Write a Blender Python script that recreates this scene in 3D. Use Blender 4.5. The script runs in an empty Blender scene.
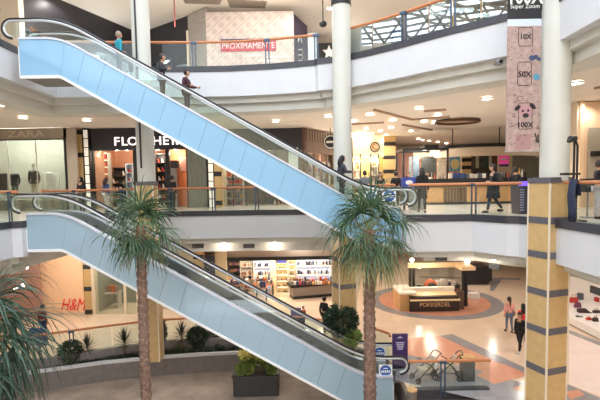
import bpy, bmesh, math, random
from mathutils import Vector, Matrix, Euler, geometry, noise
random.seed(7)
scene = bpy.context.scene
COL = scene.collection
PI = math.pi
def R(d): return math.radians(d)
# ---------------------------------------------------------------- camera
F = 450.0; PY0 = 216.5; ZC = 7.35
PITCH = math.atan(31/450); ROLL = R(-1.0)
Z1, Z2 = 6.2, 12.55           # middle and upper floors
C0, C1, C2 = 4.3, 10.7, 17.0  # the three ceilings
ROT = Euler((PI/2-PITCH, 0, 0)).to_matrix() @ Matrix.Rotation(ROLL, 3, 'Z')
CAM = Vector((0, 0, ZC))
def ray(px, py): return ROT @ Vector(((px-300)/F, -(py-PY0)/F, -1))
def at(px, py, Y):
    d = ray(px, py); return CAM + d*(Y/d.y)
def gz(px, py, z=0.0):
    d = ray(px, py); return CAM + d*((z-ZC)/d.z)
def xat(px, Y, py=186): return at(px, py, Y).x
cam = bpy.data.cameras.new('camera'); cam.sensor_width = 36; cam.lens = 36*F/600
cam.shift_y = (PY0-200)/600; cam.clip_end = 300
co = bpy.data.objects.new('camera', cam); COL.objects.link(co)
co.matrix_world = Matrix.Translation(CAM) @ ROT.to_4x4()
scene.camera = co
# ---------------------------------------------------------------- materials
def lin(c):
    out = []
    for v in c[:3]:
        v = v/255.0
        out.append(v/12.92 if v <= .04045 else ((v+.055)/1.055)**2.4)
    return tuple(out)
MATS = {}
def mat(name, c, rough=.55, metal=0.0, var=0.0, scale=6.0, bump=0.0, c2=None, emit=0.0, spec=.5, coat=0.0):
    if name in MATS: return MATS[name]
    m = bpy.data.materials.new(name); m.use_nodes = True
    nt = m.node_tree; b = nt.nodes['Principled BSDF']
    b.inputs['Roughness'].default_value = rough; b.inputs['Metallic'].default_value = metal
    b.inputs['Specular IOR Level'].default_value = spec; b.inputs['Coat Weight'].default_value = coat
    L = lin(c); b.inputs['Base Color'].default_value = (*L, 1)
    if var > 0 or c2 or bump > 0:
        tc = nt.nodes.new('ShaderNodeTexCoord'); n = nt.nodes.new('ShaderNodeTexNoise')
        n.inputs['Scale'].default_value = scale; n.inputs['Detail'].default_value = 4
        nt.links.new(tc.outputs['Object'], n.inputs['Vector'])
        if var > 0 or c2:
            r = nt.nodes.new('ShaderNodeValToRGB')
            lo = lin(c2) if c2 else tuple(v*(1-var) for v in L)
            hi = L if c2 else tuple(min(1, v*(1+var)) for v in L)
            r.color_ramp.elements[0].position = .3; r.color_ramp.elements[1].position = .7
            r.color_ramp.elements[0].color = (*lo, 1); r.color_ramp.elements[1].color = (*hi, 1)
            nt.links.new(n.outputs['Fac'], r.inputs['Fac']); nt.links.new(r.outputs['Color'], b.inputs['Base Color'])
        if bump > 0:
            bp = nt.nodes.new('ShaderNodeBump'); bp.inputs['Strength'].default_value = bump; bp.inputs['Distance'].default_value = .02
            nt.links.new(n.outputs['Fac'], bp.inputs['Height']); nt.links.new(bp.outputs['Normal'], b.inputs['Normal'])
    if emit > 0:
        b.inputs['Emission Color'].default_value = (*L, 1); b.inputs['Emission Strength'].default_value = emit
    MATS[name] = m; return m
def glass(name, tint, ior=1.5, rough=.01, refl=(1, 1, 1)):
    m = bpy.data.materials.new(name); m.use_nodes = True; nt = m.node_tree
    nt.nodes.remove(nt.nodes['Principled BSDF']); out = nt.nodes['Material Output']
    t = nt.nodes.new('ShaderNodeBsdfTransparent'); t.inputs[0].default_value = (*tint, 1)
    g = nt.nodes.new('ShaderNodeBsdfGlossy'); g.inputs['Roughness'].default_value = rough; g.inputs[0].default_value = (*refl, 1)
    f = nt.nodes.new('ShaderNodeFresnel'); f.inputs[0].default_value = ior
    mx = nt.nodes.new('ShaderNodeMixShader')
    ge = nt.nodes.new('ShaderNodeNewGeometry'); m1 = nt.nodes.new('ShaderNodeMath'); m1.operation = 'MULTIPLY_ADD'
    nt.links.new(ge.outputs['Backfacing'], m1.inputs[0]); m1.inputs[1].default_value = 1/ior-ior; m1.inputs[2].default_value = ior
    nt.links.new(m1.outputs[0], f.inputs[0])      # the same reflectance from either side of the pane
    nt.links.new(f.outputs[0], mx.inputs[0]); nt.links.new(t.outputs[0], mx.inputs[1]); nt.links.new(g.outputs[0], mx.inputs[2])
    nt.links.new(mx.outputs[0], out.inputs['Surface']); MATS[name] = m; return m
def tilemat(name, c, c2, mortar, w, h, rough=.3, msize=.01, rot=0, var=.0):
    m = bpy.data.materials.new(name); m.use_nodes = True; nt = m.node_tree; b = nt.nodes['Principled BSDF']
    b.inputs['Roughness'].default_value = rough
    tc = nt.nodes.new('ShaderNodeTexCoord'); mp = nt.nodes.new('ShaderNodeMapping'); mp.inputs['Rotation'].default_value = (0, 0, rot)
    br = nt.nodes.new('ShaderNodeTexBrick'); br.offset = 0; br.inputs['Scale'].default_value = 1
    br.inputs['Brick Width'].default_value = w; br.inputs['Row Height'].default_value = h; br.inputs['Mortar Size'].default_value = msize
    br.inputs['Color1'].default_value = (*lin(c), 1); br.inputs['Color2'].default_value = (*lin(c2), 1); br.inputs['Mortar'].default_value = (*lin(mortar), 1)
    nt.links.new(tc.outputs['Object'], mp.inputs['Vector']); nt.links.new(mp.outputs[0], br.inputs['Vector'])
    last = br.outputs['Color']
    if var > 0:
        n = nt.nodes.new('ShaderNodeTexNoise'); n.inputs['Scale'].default_value = 1.3; n.inputs['Detail'].default_value = 5
        mx = nt.nodes.new('ShaderNodeMixRGB'); mx.blend_type = 'MULTIPLY'; mx.inputs[0].default_value = 1
        r = nt.nodes.new('ShaderNodeValToRGB'); r.color_ramp.elements[0].position = .3; r.color_ramp.elements[1].position = .7
        r.color_ramp.elements[0].color = (1-var, 1-var, 1-var, 1)
        nt.links.new(tc.outputs['Object'], n.inputs['Vector']); nt.links.new(n.outputs['Fac'], r.inputs['Fac'])
        nt.links.new(last, mx.inputs[1]); nt.links.new(r.outputs['Color'], mx.inputs[2]); last = mx.outputs[0]
    nt.links.new(last, b.inputs['Base Color']); MATS[name] = m; return m
# ---------------------------------------------------------------- mesh builder
class MB:
    def __init__(s): s.v = []; s.f = []; s.m = []; s.mi = 0
    def add(s, vs, fs):
        o = len(s.v); s.v += [tuple(v) for v in vs]
        for f in fs: s.f.append([i+o for i in f]); s.m.append(s.mi)
        return s
    def box(s, c, size, rz=0, M=None):
        x, y, z = (d/2 for d in size)
        vs = [Vector((a*x, b*y, e*z)) for e in (-1, 1) for b in (-1, 1) for a in (-1, 1)]
        T = Matrix.Translation(c) @ (M.to_4x4() if M else Matrix.Rotation(rz, 4, 'Z'))
        return s.add([T @ v for v in vs], [(0, 2, 3, 1), (4, 5, 7, 6), (0, 1, 5, 4), (2, 6, 7, 3), (0, 4, 6, 2), (1, 3, 7, 5)])
    def span(s, a, b):
        return s.box([(a[i]+b[i])/2 for i in range(3)], [abs(b[i]-a[i]) for i in range(3)])
    def tube(s, pts, r, n=8, closed=False, caps=True, sx=1.0):
        P = [Vector(p) for p in pts]; k = len(P)
        rs = r if isinstance(r, (list, tuple)) else [r]*k
        vs = []; up = None
        for i in range(k):
            if closed: t = P[(i+1) % k]-P[i-1]
            else: t = P[min(i+1, k-1)]-P[max(i-1, 0)]
            t = t.normalized() if t.length > 1e-9 else Vector((0, 0, 1))
            if up is None:
                up = Vector((0, 0, 1)) if abs(t.z) < .9 else Vector((0, 1, 0))
            a = t.cross(up)
            if a.length < 1e-4: a = t.cross(Vector((1, 0, .1)))
            a.normalize(); bq = a.cross(t).normalized(); up = bq
            for j in range(n):
                w = 2*PI*j/n+PI/n; vs.append(P[i]+(a*math.cos(w)*sx+bq*math.sin(w))*rs[i])
        fs = []
        for i in range(k if closed else k-1):
            for j in range(n):
                a0 = i*n+j; a1 = i*n+(j+1) % n; b0 = ((i+1) % k)*n+j; b1 = ((i+1) % k)*n+(j+1) % n
                fs.append((a0, b0, b1, a1))
        if caps and not closed:
            fs.append(tuple(range(n))); fs.append(tuple(range((k-1)*n+n-1, (k-1)*n-1, -1)))
        return s.add(vs, fs)
    def lathe(s, prof, c=(0, 0, 0), n=24, caps=True):
        vs = []; fs = []; c = Vector(c)
        for r, z in prof:
            for j in range(n):
                w = 2*PI*j/n; vs.append(c+Vector((r*math.cos(w), r*math.sin(w), z)))
        for i in range(len(prof)-1):
            for j in range(n):
                fs.append((i*n+j, i*n+(j+1) % n, (i+1)*n+(j+1) % n, (i+1)*n+j))
        if caps:
            fs.append(tuple(range(n-1, -1, -1))); k = len(prof)-1; fs.append(tuple(range(k*n, k*n+n)))
        return s.add(vs, fs)
    def prism(s, poly, z0, z1):          # polygon in xy
        n = len(poly); vs = [(p[0], p[1], z0) for p in poly]+[(p[0], p[1], z1) for p in poly]
        tri = geometry.tessellate_polygon([[Vector((p[0], p[1], 0)) for p in poly]])
        fs = [tuple(t) for t in tri]+[tuple(i+n for i in reversed(t)) for t in tri]
        fs += [(i, (i+1) % n, n+(i+1) % n, n+i) for i in range(n)]
        return s.add(vs, fs)
    def prismY(s, poly, y0, y1):         # polygon in xz
        n = len(poly); vs = [(p[0], y0, p[1]) for p in poly]+[(p[0], y1, p[1]) for p in poly]
        tri = geometry.tessellate_polygon([[Vector((p[0], p[1], 0)) for p in poly]])
        fs = [tuple(t) for t in tri]+[tuple(i+n for i in reversed(t)) for t in tri]
        fs += [(i, (i+1) % n, n+(i+1) % n, n+i) for i in range(n)]
        return s.add(vs, fs)
    def band(s, a, b, z0, z1, closed=False):   # solid between two polylines
        n = len(a); vs = []
        for p, q in zip(a, b): vs += [(p[0], p[1], z0), (p[0], p[1], z1), (q[0], q[1], z1), (q[0], q[1], z0)]
        fs = []
        for i in range(n if closed else n-1):
            o = i*4; e = ((i+1) % n)*4
            for k in range(4): fs.append((o+k, e+k, e+(k+1) % 4, o+(k+1) % 4))
        if not closed: fs += [(0, 1, 2, 3), ((n-1)*4+3, (n-1)*4+2, (n-1)*4+1, (n-1)*4)]
        return s.add(vs, fs)
    def ball(s, c, r, n=12, m=8, sq=(1, 1, 1)):
        prof = []; vs = []; fs = []; c = Vector(c)
        for i in range(m+1):
            a = -PI/2+PI*i/m
            for j in range(n):
                w = 2*PI*j/n; vs.append(c+Vector((r*sq[0]*math.cos(a)*math.cos(w), r*sq[1]*math.cos(a)*math.sin(w), r*sq[2]*math.sin(a))))
        for i in range(m):
            for j in range(n): fs.append((i*n+j, i*n+(j+1) % n, (i+1)*n+(j+1) % n, (i+1)*n+j))
        return s.add(vs, fs)
    def mesh(s, name, mats, smooth=None):
        me = bpy.data.meshes.new(name); me.from_pydata(s.v, [], s.f)
        for m in (mats if isinstance(mats, (list, tuple)) else [mats]): me.materials.append(m)
        bm = bmesh.new(); bm.from_mesh(me)
        for i, f in enumerate(bm.faces): f.material_index = s.m[i]
        bmesh.ops.remove_doubles(bm, verts=bm.verts, dist=1e-6)
        bmesh.ops.recalc_face_normals(bm, faces=bm.faces); bm.to_mesh(me); bm.free()
        if smooth is not None:
            for p in me.polygons: p.use_smooth = True
            try: me.set_sharp_from_angle(angle=R(smooth))
            except Exception: pass
        return me
    def build(s, name, mats, parent=None, world=True, smooth=None, bevel=0):
        """links the collected shapes as ONE object; vertices are given in world space unless world=False"""
        if parent is not None and world:
            L = parent.location
            pp = parent.parent
            if pp is not None: L = L+pp.location
            s.v = [(v[0]-L[0], v[1]-L[1], v[2]-L[2]) for v in s.v]
        if parent is None and world:     # origin at the base centre
            xs, ys, zs = zip(*s.v); L = Vector(((min(xs)+max(xs))/2, (min(ys)+max(ys))/2, min(zs)))
            s.v = [(v[0]-L[0], v[1]-L[1], v[2]-L[2]) for v in s.v]
        o = bpy.data.objects.new(name, s.mesh(name, mats, smooth)); COL.objects.link(o)
        if parent is not None: o.parent = parent
        elif world: o.location = L
        if bevel:
            b = o.modifiers.new('bevel', 'BEVEL'); b.width = bevel; b.segments = 2; b.limit_method = 'ANGLE'
        return o
def tag(o, label=None, cat=None, group=None, kind=None):
    if label: o['label'] = label
    if cat: o['category'] = cat
    if group: o['group'] = group
    if kind: o['kind'] = kind
    return o
def thing(name, label, cat, loc=(0, 0, 0), rz=0, group=None):
    o = bpy.data.objects.new(name, None); COL.objects.link(o); o.empty_display_size = .1
    o.location = loc; o.rotation_euler = (0, 0, rz); return tag(o, label, cat, group)
def struct(o): o['kind'] = 'structure'; return o
def dup(root, loc, rz=0, label=None, group=None, scale=None):
    def cp(o, p):
        c = o.copy(); COL.objects.link(c)
        if p is not None: c.parent = p
        for ch in KIDS.get(o.name, []): cp(ch, c)
        return c
    KIDS = {}
    for o in COL.objects:
        if o.parent is not None: KIDS.setdefault(o.parent.name, []).append(o)
    r = cp(root, None); r.location = loc; r.rotation_euler = (0, 0, rz)
    if scale: r.scale = (scale,)*3
    if label: r['label'] = label
    if group: r['group'] = group
    return r
FONT = None
def text(body, size, m, parent=None, name='lettering', c=(0, 0, 0), rot=(PI/2, 0, 0), depth=.01, sx=1.0, shear=0, spacing=1.0, world=True, offset=0.0):
    cu = bpy.data.curves.new(name, 'FONT'); cu.body = body; cu.size = size; cu.extrude = depth
    cu.align_x = 'CENTER'; cu.align_y = 'CENTER'; cu.shear = shear; cu.space_character = spacing; cu.offset = offset
    cu.resolution_u = 3
    o = bpy.data.objects.new('tmp', cu); COL.objects.link(o)
    dg = bpy.context.evaluated_depsgraph_get(); me = bpy.data.meshes.new_from_object(o.evaluated_get(dg))
    bpy.data.objects.remove(o); bpy.data.curves.remove(cu)
    me.transform(Matrix.Diagonal((sx, 1, 1, 1)))
    me.materials.clear(); me.materials.append(m); me.name = name
    T = Euler(rot).to_matrix().to_4x4()
    L = Vector(c)
    if parent is not None and world: L = L-parent.location
    o = bpy.data.objects.new(name, me); COL.objects.link(o)
    if parent is not None: o.parent = parent
    o.location = L; o.rotation_euler = rot
    return o
def offset(pl, d):
    """polyline moved d to the left of its direction, mitred"""
    out = []; n = len(pl)
    for i in range(n):
        p = Vector(pl[i][:2]); ns = []
        if i > 0: t = (p-Vector(pl[i-1][:2])).normalized(); ns.append(Vector((-t.y, t.x)))
        if i < n-1: t = (Vector(pl[i+1][:2])-p).normalized(); ns.append(Vector((-t.y, t.x)))
        if len(ns) == 2:
            m = ns[0]+ns[1]; k = d*2/max(m.length_squared, .6); out.append(p+m*k)
        else: out.append(p+ns[0]*d)
    return out
# ================================================================ materials
WHITE = mat('white paint', (212, 213, 217), .5, var=.015, scale=1.5)
CREAM = mat('cream ceiling paint', (236, 225, 213), .7, var=.02, scale=.7)
STEPW = mat('soffit paint', (212, 210, 202), .6, var=.02, scale=1)
KERB = mat('dark anodised kerb', (58, 58, 66), .4, var=.1, scale=4)
WOOD = mat('orange handrail wood', (196, 128, 84), .4, var=.12, scale=9)
STEELB = mat('blue grey steel', (70, 88, 110), .35, .4)
STEEL = mat('brushed steel', (190, 192, 196), .3, .9)
RUBBER = mat('black rubber', (34, 34, 38), .35)
BLACK = mat('black paint', (26, 25, 28), .5)
DARK = mat('charcoal panel', (48, 47, 50), .5, var=.08)
LIGHTW = mat('lamp glow', (255, 240, 222), .5, emit=14)
LIGHTS = mat('shop strip glow', (255, 226, 190), .5, emit=4)
GLASS = glass('balustrade glass', (.90, .95, .94), 1.55)
GLASSL = glass('clear balustrade glass', (.93, .96, .95), 1.28)
GLASSH = glass('upper balustrade glass', (.70, .80, .82), 3.2)
SHOPG = glass('shop window glass', (.80, .84, .82), 1.55)
TAN = mat('tan stone tile', (201, 168, 116), .35, var=.07, scale=5)
TANE = mat('tan tile joint edge', (226, 212, 190), .4)
GREYB = mat('grey stone band', (96, 94, 100), .4, var=.12, scale=12)
PINKB = mat('pinkish brown panel', (184, 142, 128), .6, var=.03)
SALMON = mat('salmon wall', (246, 206, 168), .6, var=.02)
BEIGE = mat('beige plaster', (214, 196, 172), .7, var=.03)
GREIGE = mat('grey beige cladding', (176, 164, 150), .6, var=.05, scale=3)
GREY = mat('mid grey', (140, 140, 142), .5)
FLOORT = tilemat('peach floor tiles', (240, 219, 196), (235, 213, 190), (220, 194, 168), 1.0, 1.0, .16, .008, .12, .05)
FLOOR1 = tilemat('cream floor tiles', (224, 215, 202), (214, 205, 192), (190, 175, 155), .8, .8, .25, .01)
GREYT = tilemat('grey inlay tiles', (158, 158, 162), (148, 148, 154), (135, 135, 140), .6, .6, .2, .008)
TERRA = tilemat('terracotta inlay tiles', (226, 166, 138), (218, 156, 130), (200, 145, 120), .6, .6, .2, .008)
PITF = mat('worn stone paving', (178, 160, 144), .55, c2=(136, 122, 112), scale=1.1, bump=.15)
SOIL = mat('dark soil', (62, 54, 46), .9, var=.3, scale=14, bump=.5)
STONEW = mat('dark stone wall', (128, 121, 118), .6, var=.12, scale=5)
# ================================================================ plan of the openings
OUT1 = [(-10.3, 3), (-10.3, 10), (-10.3, 16.0), (-10.0, 16.1), (-10.0, 18.1), (-10.3, 18.2), (-10.3, 20.6), (-6, 20.9), (-2, 20.9), (0.9, 20.6), (1.05, 20.3), (1.9, 19.6),
        (3.0, 18.6), (3.75, 18.1), (3.75, 15.75), (6.0, 15.6), (6.7, 14.5), (7.0, 14.3), (7.15, 13.8), (7.4, 13.1), (7.4, 10), (7.4, 3)]
OUT2 = [(-10.3, 3), (-10.3, 10), (-10.3, 19.6), (-7, 19.85), (-4.5, 20.0), (-3, 20.0), (-1.3, 19.8), (-.2, 19.55), (0.75, 19.3), (0.85, 19.1), (1.9, 18.75), (2.9, 17.95), (3.9, 17.0),
        (4.6, 16.25), (5.25, 15.6), (5.95, 15.0), (6.6, 14.4), (7.1, 13.75), (7.4, 13.1), (7.4, 10), (7.4, 3)]
OUTER = [(24, 3), (24, 46), (-24, 46), (-24, 3)]
def slab(zf, out, floor_m, floor_name, lvl, d2=1.85, d3=.55, cut=5, dl=None):
    b = MB(); b.prism([tuple(p) for p in offset(out, .16)]+OUTER, zf-.28, zf); struct(b.build(floor_name, floor_m, world=False))
    k = MB(); k.band(offset(out, -.04), offset(out, .2), zf-.19, zf+.05); struct(k.build('trim_%d' % (lvl*10+1), KERB, world=False))
    f = MB(); f.band(offset(out, 0), offset(out, .45), zf-1.25, zf-.19); struct(f.build('trim_%d' % (lvl*10+2), WHITE, world=False))
    f = MB(); f.band(offset(out, .30), offset(out, 1.2), zf-1.5, zf-1.25); struct(f.build('trim_%d' % (lvl*10+3), STEPW, world=False))
    oa, ob = offset(out, d3), offset(out, 1.6)
    for k_, (i0, i1, dd) in enumerate(((0, cut+1, dl or d2), (cut, len(out), d2))):
        f = MB(); f.band(oa[i0:i1], ob[i0:i1], zf-dd, zf-1.5); struct(f.build('trim_%d' % (lvl*10+4+k_), STEPW, world=False))
    c = MB(); c.prism([tuple(p) for p in offset(out, 1.5)]+OUTER, zf-1.82, zf-1.75); struct(c.build('ceiling_'+floor_name.split('_')[1], CREAM, world=False))
slab(Z1, OUT1, FLOOR1, 'floor_middle', 1, 1.72, .8, 11, 1.97)
slab(Z2, OUT2, FLOOR1, 'floor_upper', 2)
c = MB(); c.prism([tuple(p) for p in offset(OUT2, .9)]+OUTER, C2, C2+.25); struct(c.build('ceiling_upper_level', CREAM, world=False))
# outer shell
for nm, a, b_ in (('wall_front', (-24, -9.2, -1.5), (24, -9, C2+.2)), ('wall_left', (-24.2, -9, -1.5), (-24, 46, C2+.2)), ('wall_right', (24, -9, -1.5), (24.2, 46, C2+.2)), ('wall_back', (-24, 46, -.3), (24, 46.2, C2+.2))):
    w = MB(); w.span(a, b_); struct(w.build(nm, BEIGE))
# ground floor with the sunken garden cut out
RY = gz(440, 361, 1.1).y
PIT = [(-15, 3), (-15, 18.0), (-12, 18.7), (-10.2, 19.5), (-8.7, 20.2), (-7.2, 20.8), (-5, 21.2), (-2.5, 21.3), (0, 20.9), (2.0, 20.0), (3.0, 19.2), (3.6, 18.4), (3.75, 17.9), (3.75, RY+.08), (6.62, RY+.08), (6.8, RY-.55), (6.1, 13.6), (6.0, 3)]
b = MB(); b.prism(PIT+OUTER, -.3, 0); struct(b.build('floor_ground', FLOORT, world=False))
PITZ = -1.2
b = MB(); b.span((-16, 2.9, PITZ-.2), (8, 22, PITZ)); struct(b.build('floor_garden', PITF, world=False))
b = MB(); b.band(offset(PIT, .01), offset(PIT, .25), PITZ, -.30); struct(b.build('trim_6', STONEW, world=False))  # stone retaining wall around the sunken garden
b = MB(); b.band(offset(PIT[13:15], -.05), offset(PIT[13:15], .2), -.32, .05); struct(b.build('trim_3', KERB, world=False))
b = MB(); b.band(offset(PIT[:12], -.05), offset(PIT[:12], .2), -.3, .05); struct(b.build('trim_4', STONEW, world=False))
b = MB(); b.span((-24, -9, -.3), (24, 2.95, 0)); struct(b.build('floor_front', FLOORT))
# raised bed
BEDF = [tuple(gz(p, q, -.32).xy) for p, q in ((-60, 383), (0, 376), (30, 372), (60, 368), (100, 362.5), (150, 357.5), (200, 354), (245, 352), (300, 352), (345, 356))]
b = MB(); b.prism([tuple(q) for q in offset(BEDF, .1)]+[(2.6, 19.4), (2.0, 19.95), (0, 20.8), (-2.5, 21.2), (-5, 21.1), (-7.2, 20.7), (-10.2, 19.4), (-13, 18.4)], -.9, -.42); struct(b.build('floor_planting', SOIL, world=False))
b = MB(); b.band(offset(BEDF, -.02), offset(BEDF, .16), -.42, -.3); struct(b.build('trim_5', WHITE, world=False))
b = MB(); b.band(offset(BEDF, 0), offset(BEDF, .16), PITZ, -.42); struct(b.build('trim_7', STONEW, world=False))
# floor inlays, real stone strips 3 mm proud
INL = [0]
def inlay(pix, m, z=.003):
    INL[0] += 1; b = MB(); b.prism([tuple(gz(p, q, 0).xy) for p, q in pix], 0, z+.001*INL[0]); struct(b.build('trim_%d' % (40+INL[0]), m, world=False))
def arc_band(c, r0, r1, a0, a1, m, z=.004, n=30):
    INL[0] += 1
    A = [(c[0]+r0*math.cos(R(a0+(a1-a0)*i/n)), c[1]+r0*math.sin(R(a0+(a1-a0)*i/n))) for i in range(n+1)]
    B = [(c[0]+r1*math.cos(R(a0+(a1-a0)*i/n)), c[1]+r1*math.sin(R(a0+(a1-a0)*i/n))) for i in range(n+1)]
    b = MB(); b.band(A, B, 0, z+.001*INL[0]); struct(b.build('trim_%d' % (40+INL[0]), m, world=False))
kc = gz(436, 303, 0)
kc.y += .6
arc_band(kc, .05, 3.35, 0, 360, TERRA, n=64)
arc_band(kc, 3.35, 4.1, 0, 360, GREYT, n=64)
inlay(((440, 336), (452, 334), (532, 371), (532, 378)), GREYT)
inlay(((410, 338), (440, 336), (525, 375), (490, 383), (400, 352)), TERRA, .002)
inlay(((395, 352), (470, 368), (530, 385), (530, 420), (480, 400), (395, 380)), GREYT)
inlay(((476, 375), (503, 364), (530, 375), (494, 384)), TERRA)
inlay(((512, 388), (560, 376), (560, 392), (530, 396)), TERRA)
inlay(((566, 384), (600, 398), (640, 416), (640, 440), (566, 420)), GREYT)
inlay(((566, 392), (578, 390), (585, 395), (570, 400)), TERRA)
inlay(((491, 280), (503, 277), (494, 291), (490, 291)), GREYT)
inlay(((420, 276.5), (520, 278.5), (520, 280), (420, 277.6)), GREYT)
# ================================================================ columns
def round_column(name, label, px, Y, r, z0, z1, base_r, base_z0, base_z1, rz, lean_py=186):
    X = xat(px, Y)
    return X
def tiled_pillar(root, X, Y, s, z0, z1, rz, bands):
    b = MB(); b.box((X, Y, (z0+z1)/2), (s, s, z1-z0), rz); b.build('stone_shaft', TAN, root)
    for z in bands:
        k = MB(); k.box((X, Y, z), (s+.03, s+.03, .2), rz); k.build('stone_band', GREYB, root)
    e = MB()
    for a in range(4):
        w = rz+PI/4+a*PI/2; q = s/2*math.sqrt(2)
        e.box((X+q*math.cos(w), Y+q*math.sin(w), (z0+z1)/2), (.045, .045, z1-z0), rz)
    e.build('corner_bead', TANE, root)
COLW = mat('off white column paint', (208, 208, 200), .5, var=.02, scale=1.5)
def column(label, px, Y, r, s, rz, ztop, base0, base1, bands, dx=0):
    X = xat(px, Y); root = thing('column', label, 'column', (X, Y, base0)); root['kind'] = 'structure'
    tiled_pillar(root, X, Y, s, base0, base1, rz, bands)
    b = MB(); b.lathe([(r, base1), (r, ztop)], (X+dx, Y, 0), 40); b.build('shaft', COLW, root, smooth=40)
    k = MB(); k.box((X, Y, base1+.02), (s+.06, s+.06, .16), rz); k.build('cap_band', GREYB, root)
    return root, X
def zp(px, py, Y): return at(px, py, Y).z
R1, X1 = column('round white column on a square tan tiled base, beside the hanging banner', 549.5, 13.35, .395, .77, R(18), C2, -.02, zp(541, 181, 13), [zp(540, q, 12.75) for q in (221.5, 257, 295.5, 334, 374.5)], .13)
R2, X2 = column('round white column rising behind the palm crown, by the escalator foot', 343, 18.42, .37, .74, R(18), C2, -.02, Z1+.35, [zp(343, q, 18) for q in (234, 260, 287)])
R3, X3 = column('white column with a dark vertical slot, in front of the shoe shop', 147, 18.95, .36, .66, R(2), C2, -.02, zp(147, 184, 19), [zp(148, q, 18.6) for q in (216, 250)])
k = MB(); k.lathe([(.40, at(342, 3, 18.1).z), (.40, at(342, -6, 18.1).z)], (X2, 18.42, 0), 32); k.build('dark_collar', BLACK, R2)
k = MB(); k.span((X3-.11, 18.56, zp(147, 168, 18.6)), (X3-.04, 18.64, C2)); k.build('dark_slot', DARK, R3)
# ================================================================ railings
def railing(name, label, pl, zf, gm=GLASS, group=None, plen=2.3, kerb=.05, thr=1.9, endpost=True):
    root = thing(name, label, 'railing', (pl[0][0], pl[0][1], zf), 0, group)
    h = MB(); h.tube([(p[0], p[1], zf+1.1) for p in pl], .055, 8); h.build('handrail', WOOD, root, smooth=50)
    run = 0
    for a, b in zip(pl[:-1], pl[1:]):
        a = Vector(a[:2]); b = Vector(b[:2]); L = (b-a).length
        n = max(1, round(L/plen)); t = (b-a)/L; nn = Vector((-t.y, t.x))
        for i in range(n):
            p = a+t*(L*i/n+.03); q = a+t*(L*(i+1)/n-.03)
            g = MB(); g.band([p-nn*.008, q-nn*.008], [p+nn*.008, q+nn*.008], zf+kerb, zf+1.03); g.build('glass_panel', gm, root)
            run += L/n
            if run > thr and (endpost or (b-Vector(pl[-1][:2])).length > .05):
                run = 0; c = a+t*(L*(i+1)/n)
                for s in (-.07, .07):
                    m = MB(); m.box((c.x+t.x*s-nn.x*.05, c.y+t.y*s-nn.y*.05, zf+.45), (.05, .03, 1.28), math.atan2(t.y, t.x)); m.build('post', STEELB, root)
                m = MB(); m.box((c.x-nn.x*.02, c.y-nn.y*.02, zf+1.07), (.26, .15, .10), math.atan2(t.y, t.x)); m.build('rail_bracket', STEELB, root)
    return root
r1 = offset(OUT1, .1); r2 = offset(OUT2, .1)
railing('balustrade', 'glass railing on the middle floor, left side beside the escalator head', r1[1:4], Z1, group=None)
railing('balustrade', 'long glass railing with orange handrail in front of the clothing and shoe shops', r1[5:10], Z1)
railing('balustrade', 'short glass railing on the middle floor behind the white column', r1[10:14], Z1)
railing('balustrade', 'glass railing on the middle floor where the woman in the dark coat walks', r1[14:18], Z1)
railing('balustrade', 'glass railing on the middle floor, right of the tan tiled pillar', [(7.5, 12.75)]+[tuple(p) for p in r1[20:21]]+[(7.5, 7)], Z1)
railing('balustrade', 'glass railing of the upper floor, beside the escalator top', [(-10.4, 10), (-10.4, 16.0)], Z2, GLASSH)
railing('balustrade', 'long glass railing on the upper floor in front of the patterned hoarding', [(-10.4, 18.1)]+[tuple(p) for p in r2[2:9]], Z2, GLASSL)
railing('balustrade', 'curving glass railing on the upper floor, mirroring the roof lattice', [tuple(p) for p in r2[10:18]], Z2, GLASSH)
railing('balustrade', 'glass railing of the upper floor, far right beside the column', [(7.5, 12.7), (7.5, 7)], Z2, GLASSH)
pr = offset(PIT, .08)
railing('balustrade', 'ground floor railing with orange handrail behind the planting bed', [tuple(p) for p in pr[1:10]], 0)
railing('balustrade', 'ground floor railing ending behind the escalator foot', [tuple(p) for p in pr[10:12]]+[(3.62, 18.15)], 0)
railing('balustrade', 'ground floor railing in front of the strollers', [(3.72, RY), (xat(442.5, RY, 380), RY), (6.62, RY)], 0, plen=1.8, thr=.9, endpost=False)
# ================================================================ skylight over the atrium
ROOFM = mat('dark roof steel', (70, 74, 82), .45, .3)
sky = thing('skylight_lattice', 'steel lattice skylight over the atrium', 'skylight', (-1.5, 11, 20)); sky['kind'] = 'structure'
ring = [tuple(p) for p in offset(OUT2, .8)]
b = MB()
for i in range(-12, 14):
    for s in (-1, 1):
        x0 = i*1.6
        b.tube([(x0, 3, 20.0), (x0+s*9, 21, 20.0)], .10, 4)
b.build('roof_lattice', ROOFM, sky)
b = MB()
for a, c_ in zip(ring[:-1], ring[1:]):
    a = Vector(a); c_ = Vector(c_); L = (c_-a).length; n = max(1, round(L/2.0))
    for i in range(n):
        p = a+(c_-a)*(i/n); q = a+(c_-a)*((i+1)/n)
        b.tube([(*p, C2+.2), (*q, 19.9)], .09, 4); b.tube([(*q, C2+.2), (*p, 19.9)], .09, 4)
    b.tube([(*a, 19.95), (*c_, 19.95)], .14, 4)
b.build('side_lattice', ROOFM, sky)
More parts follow.
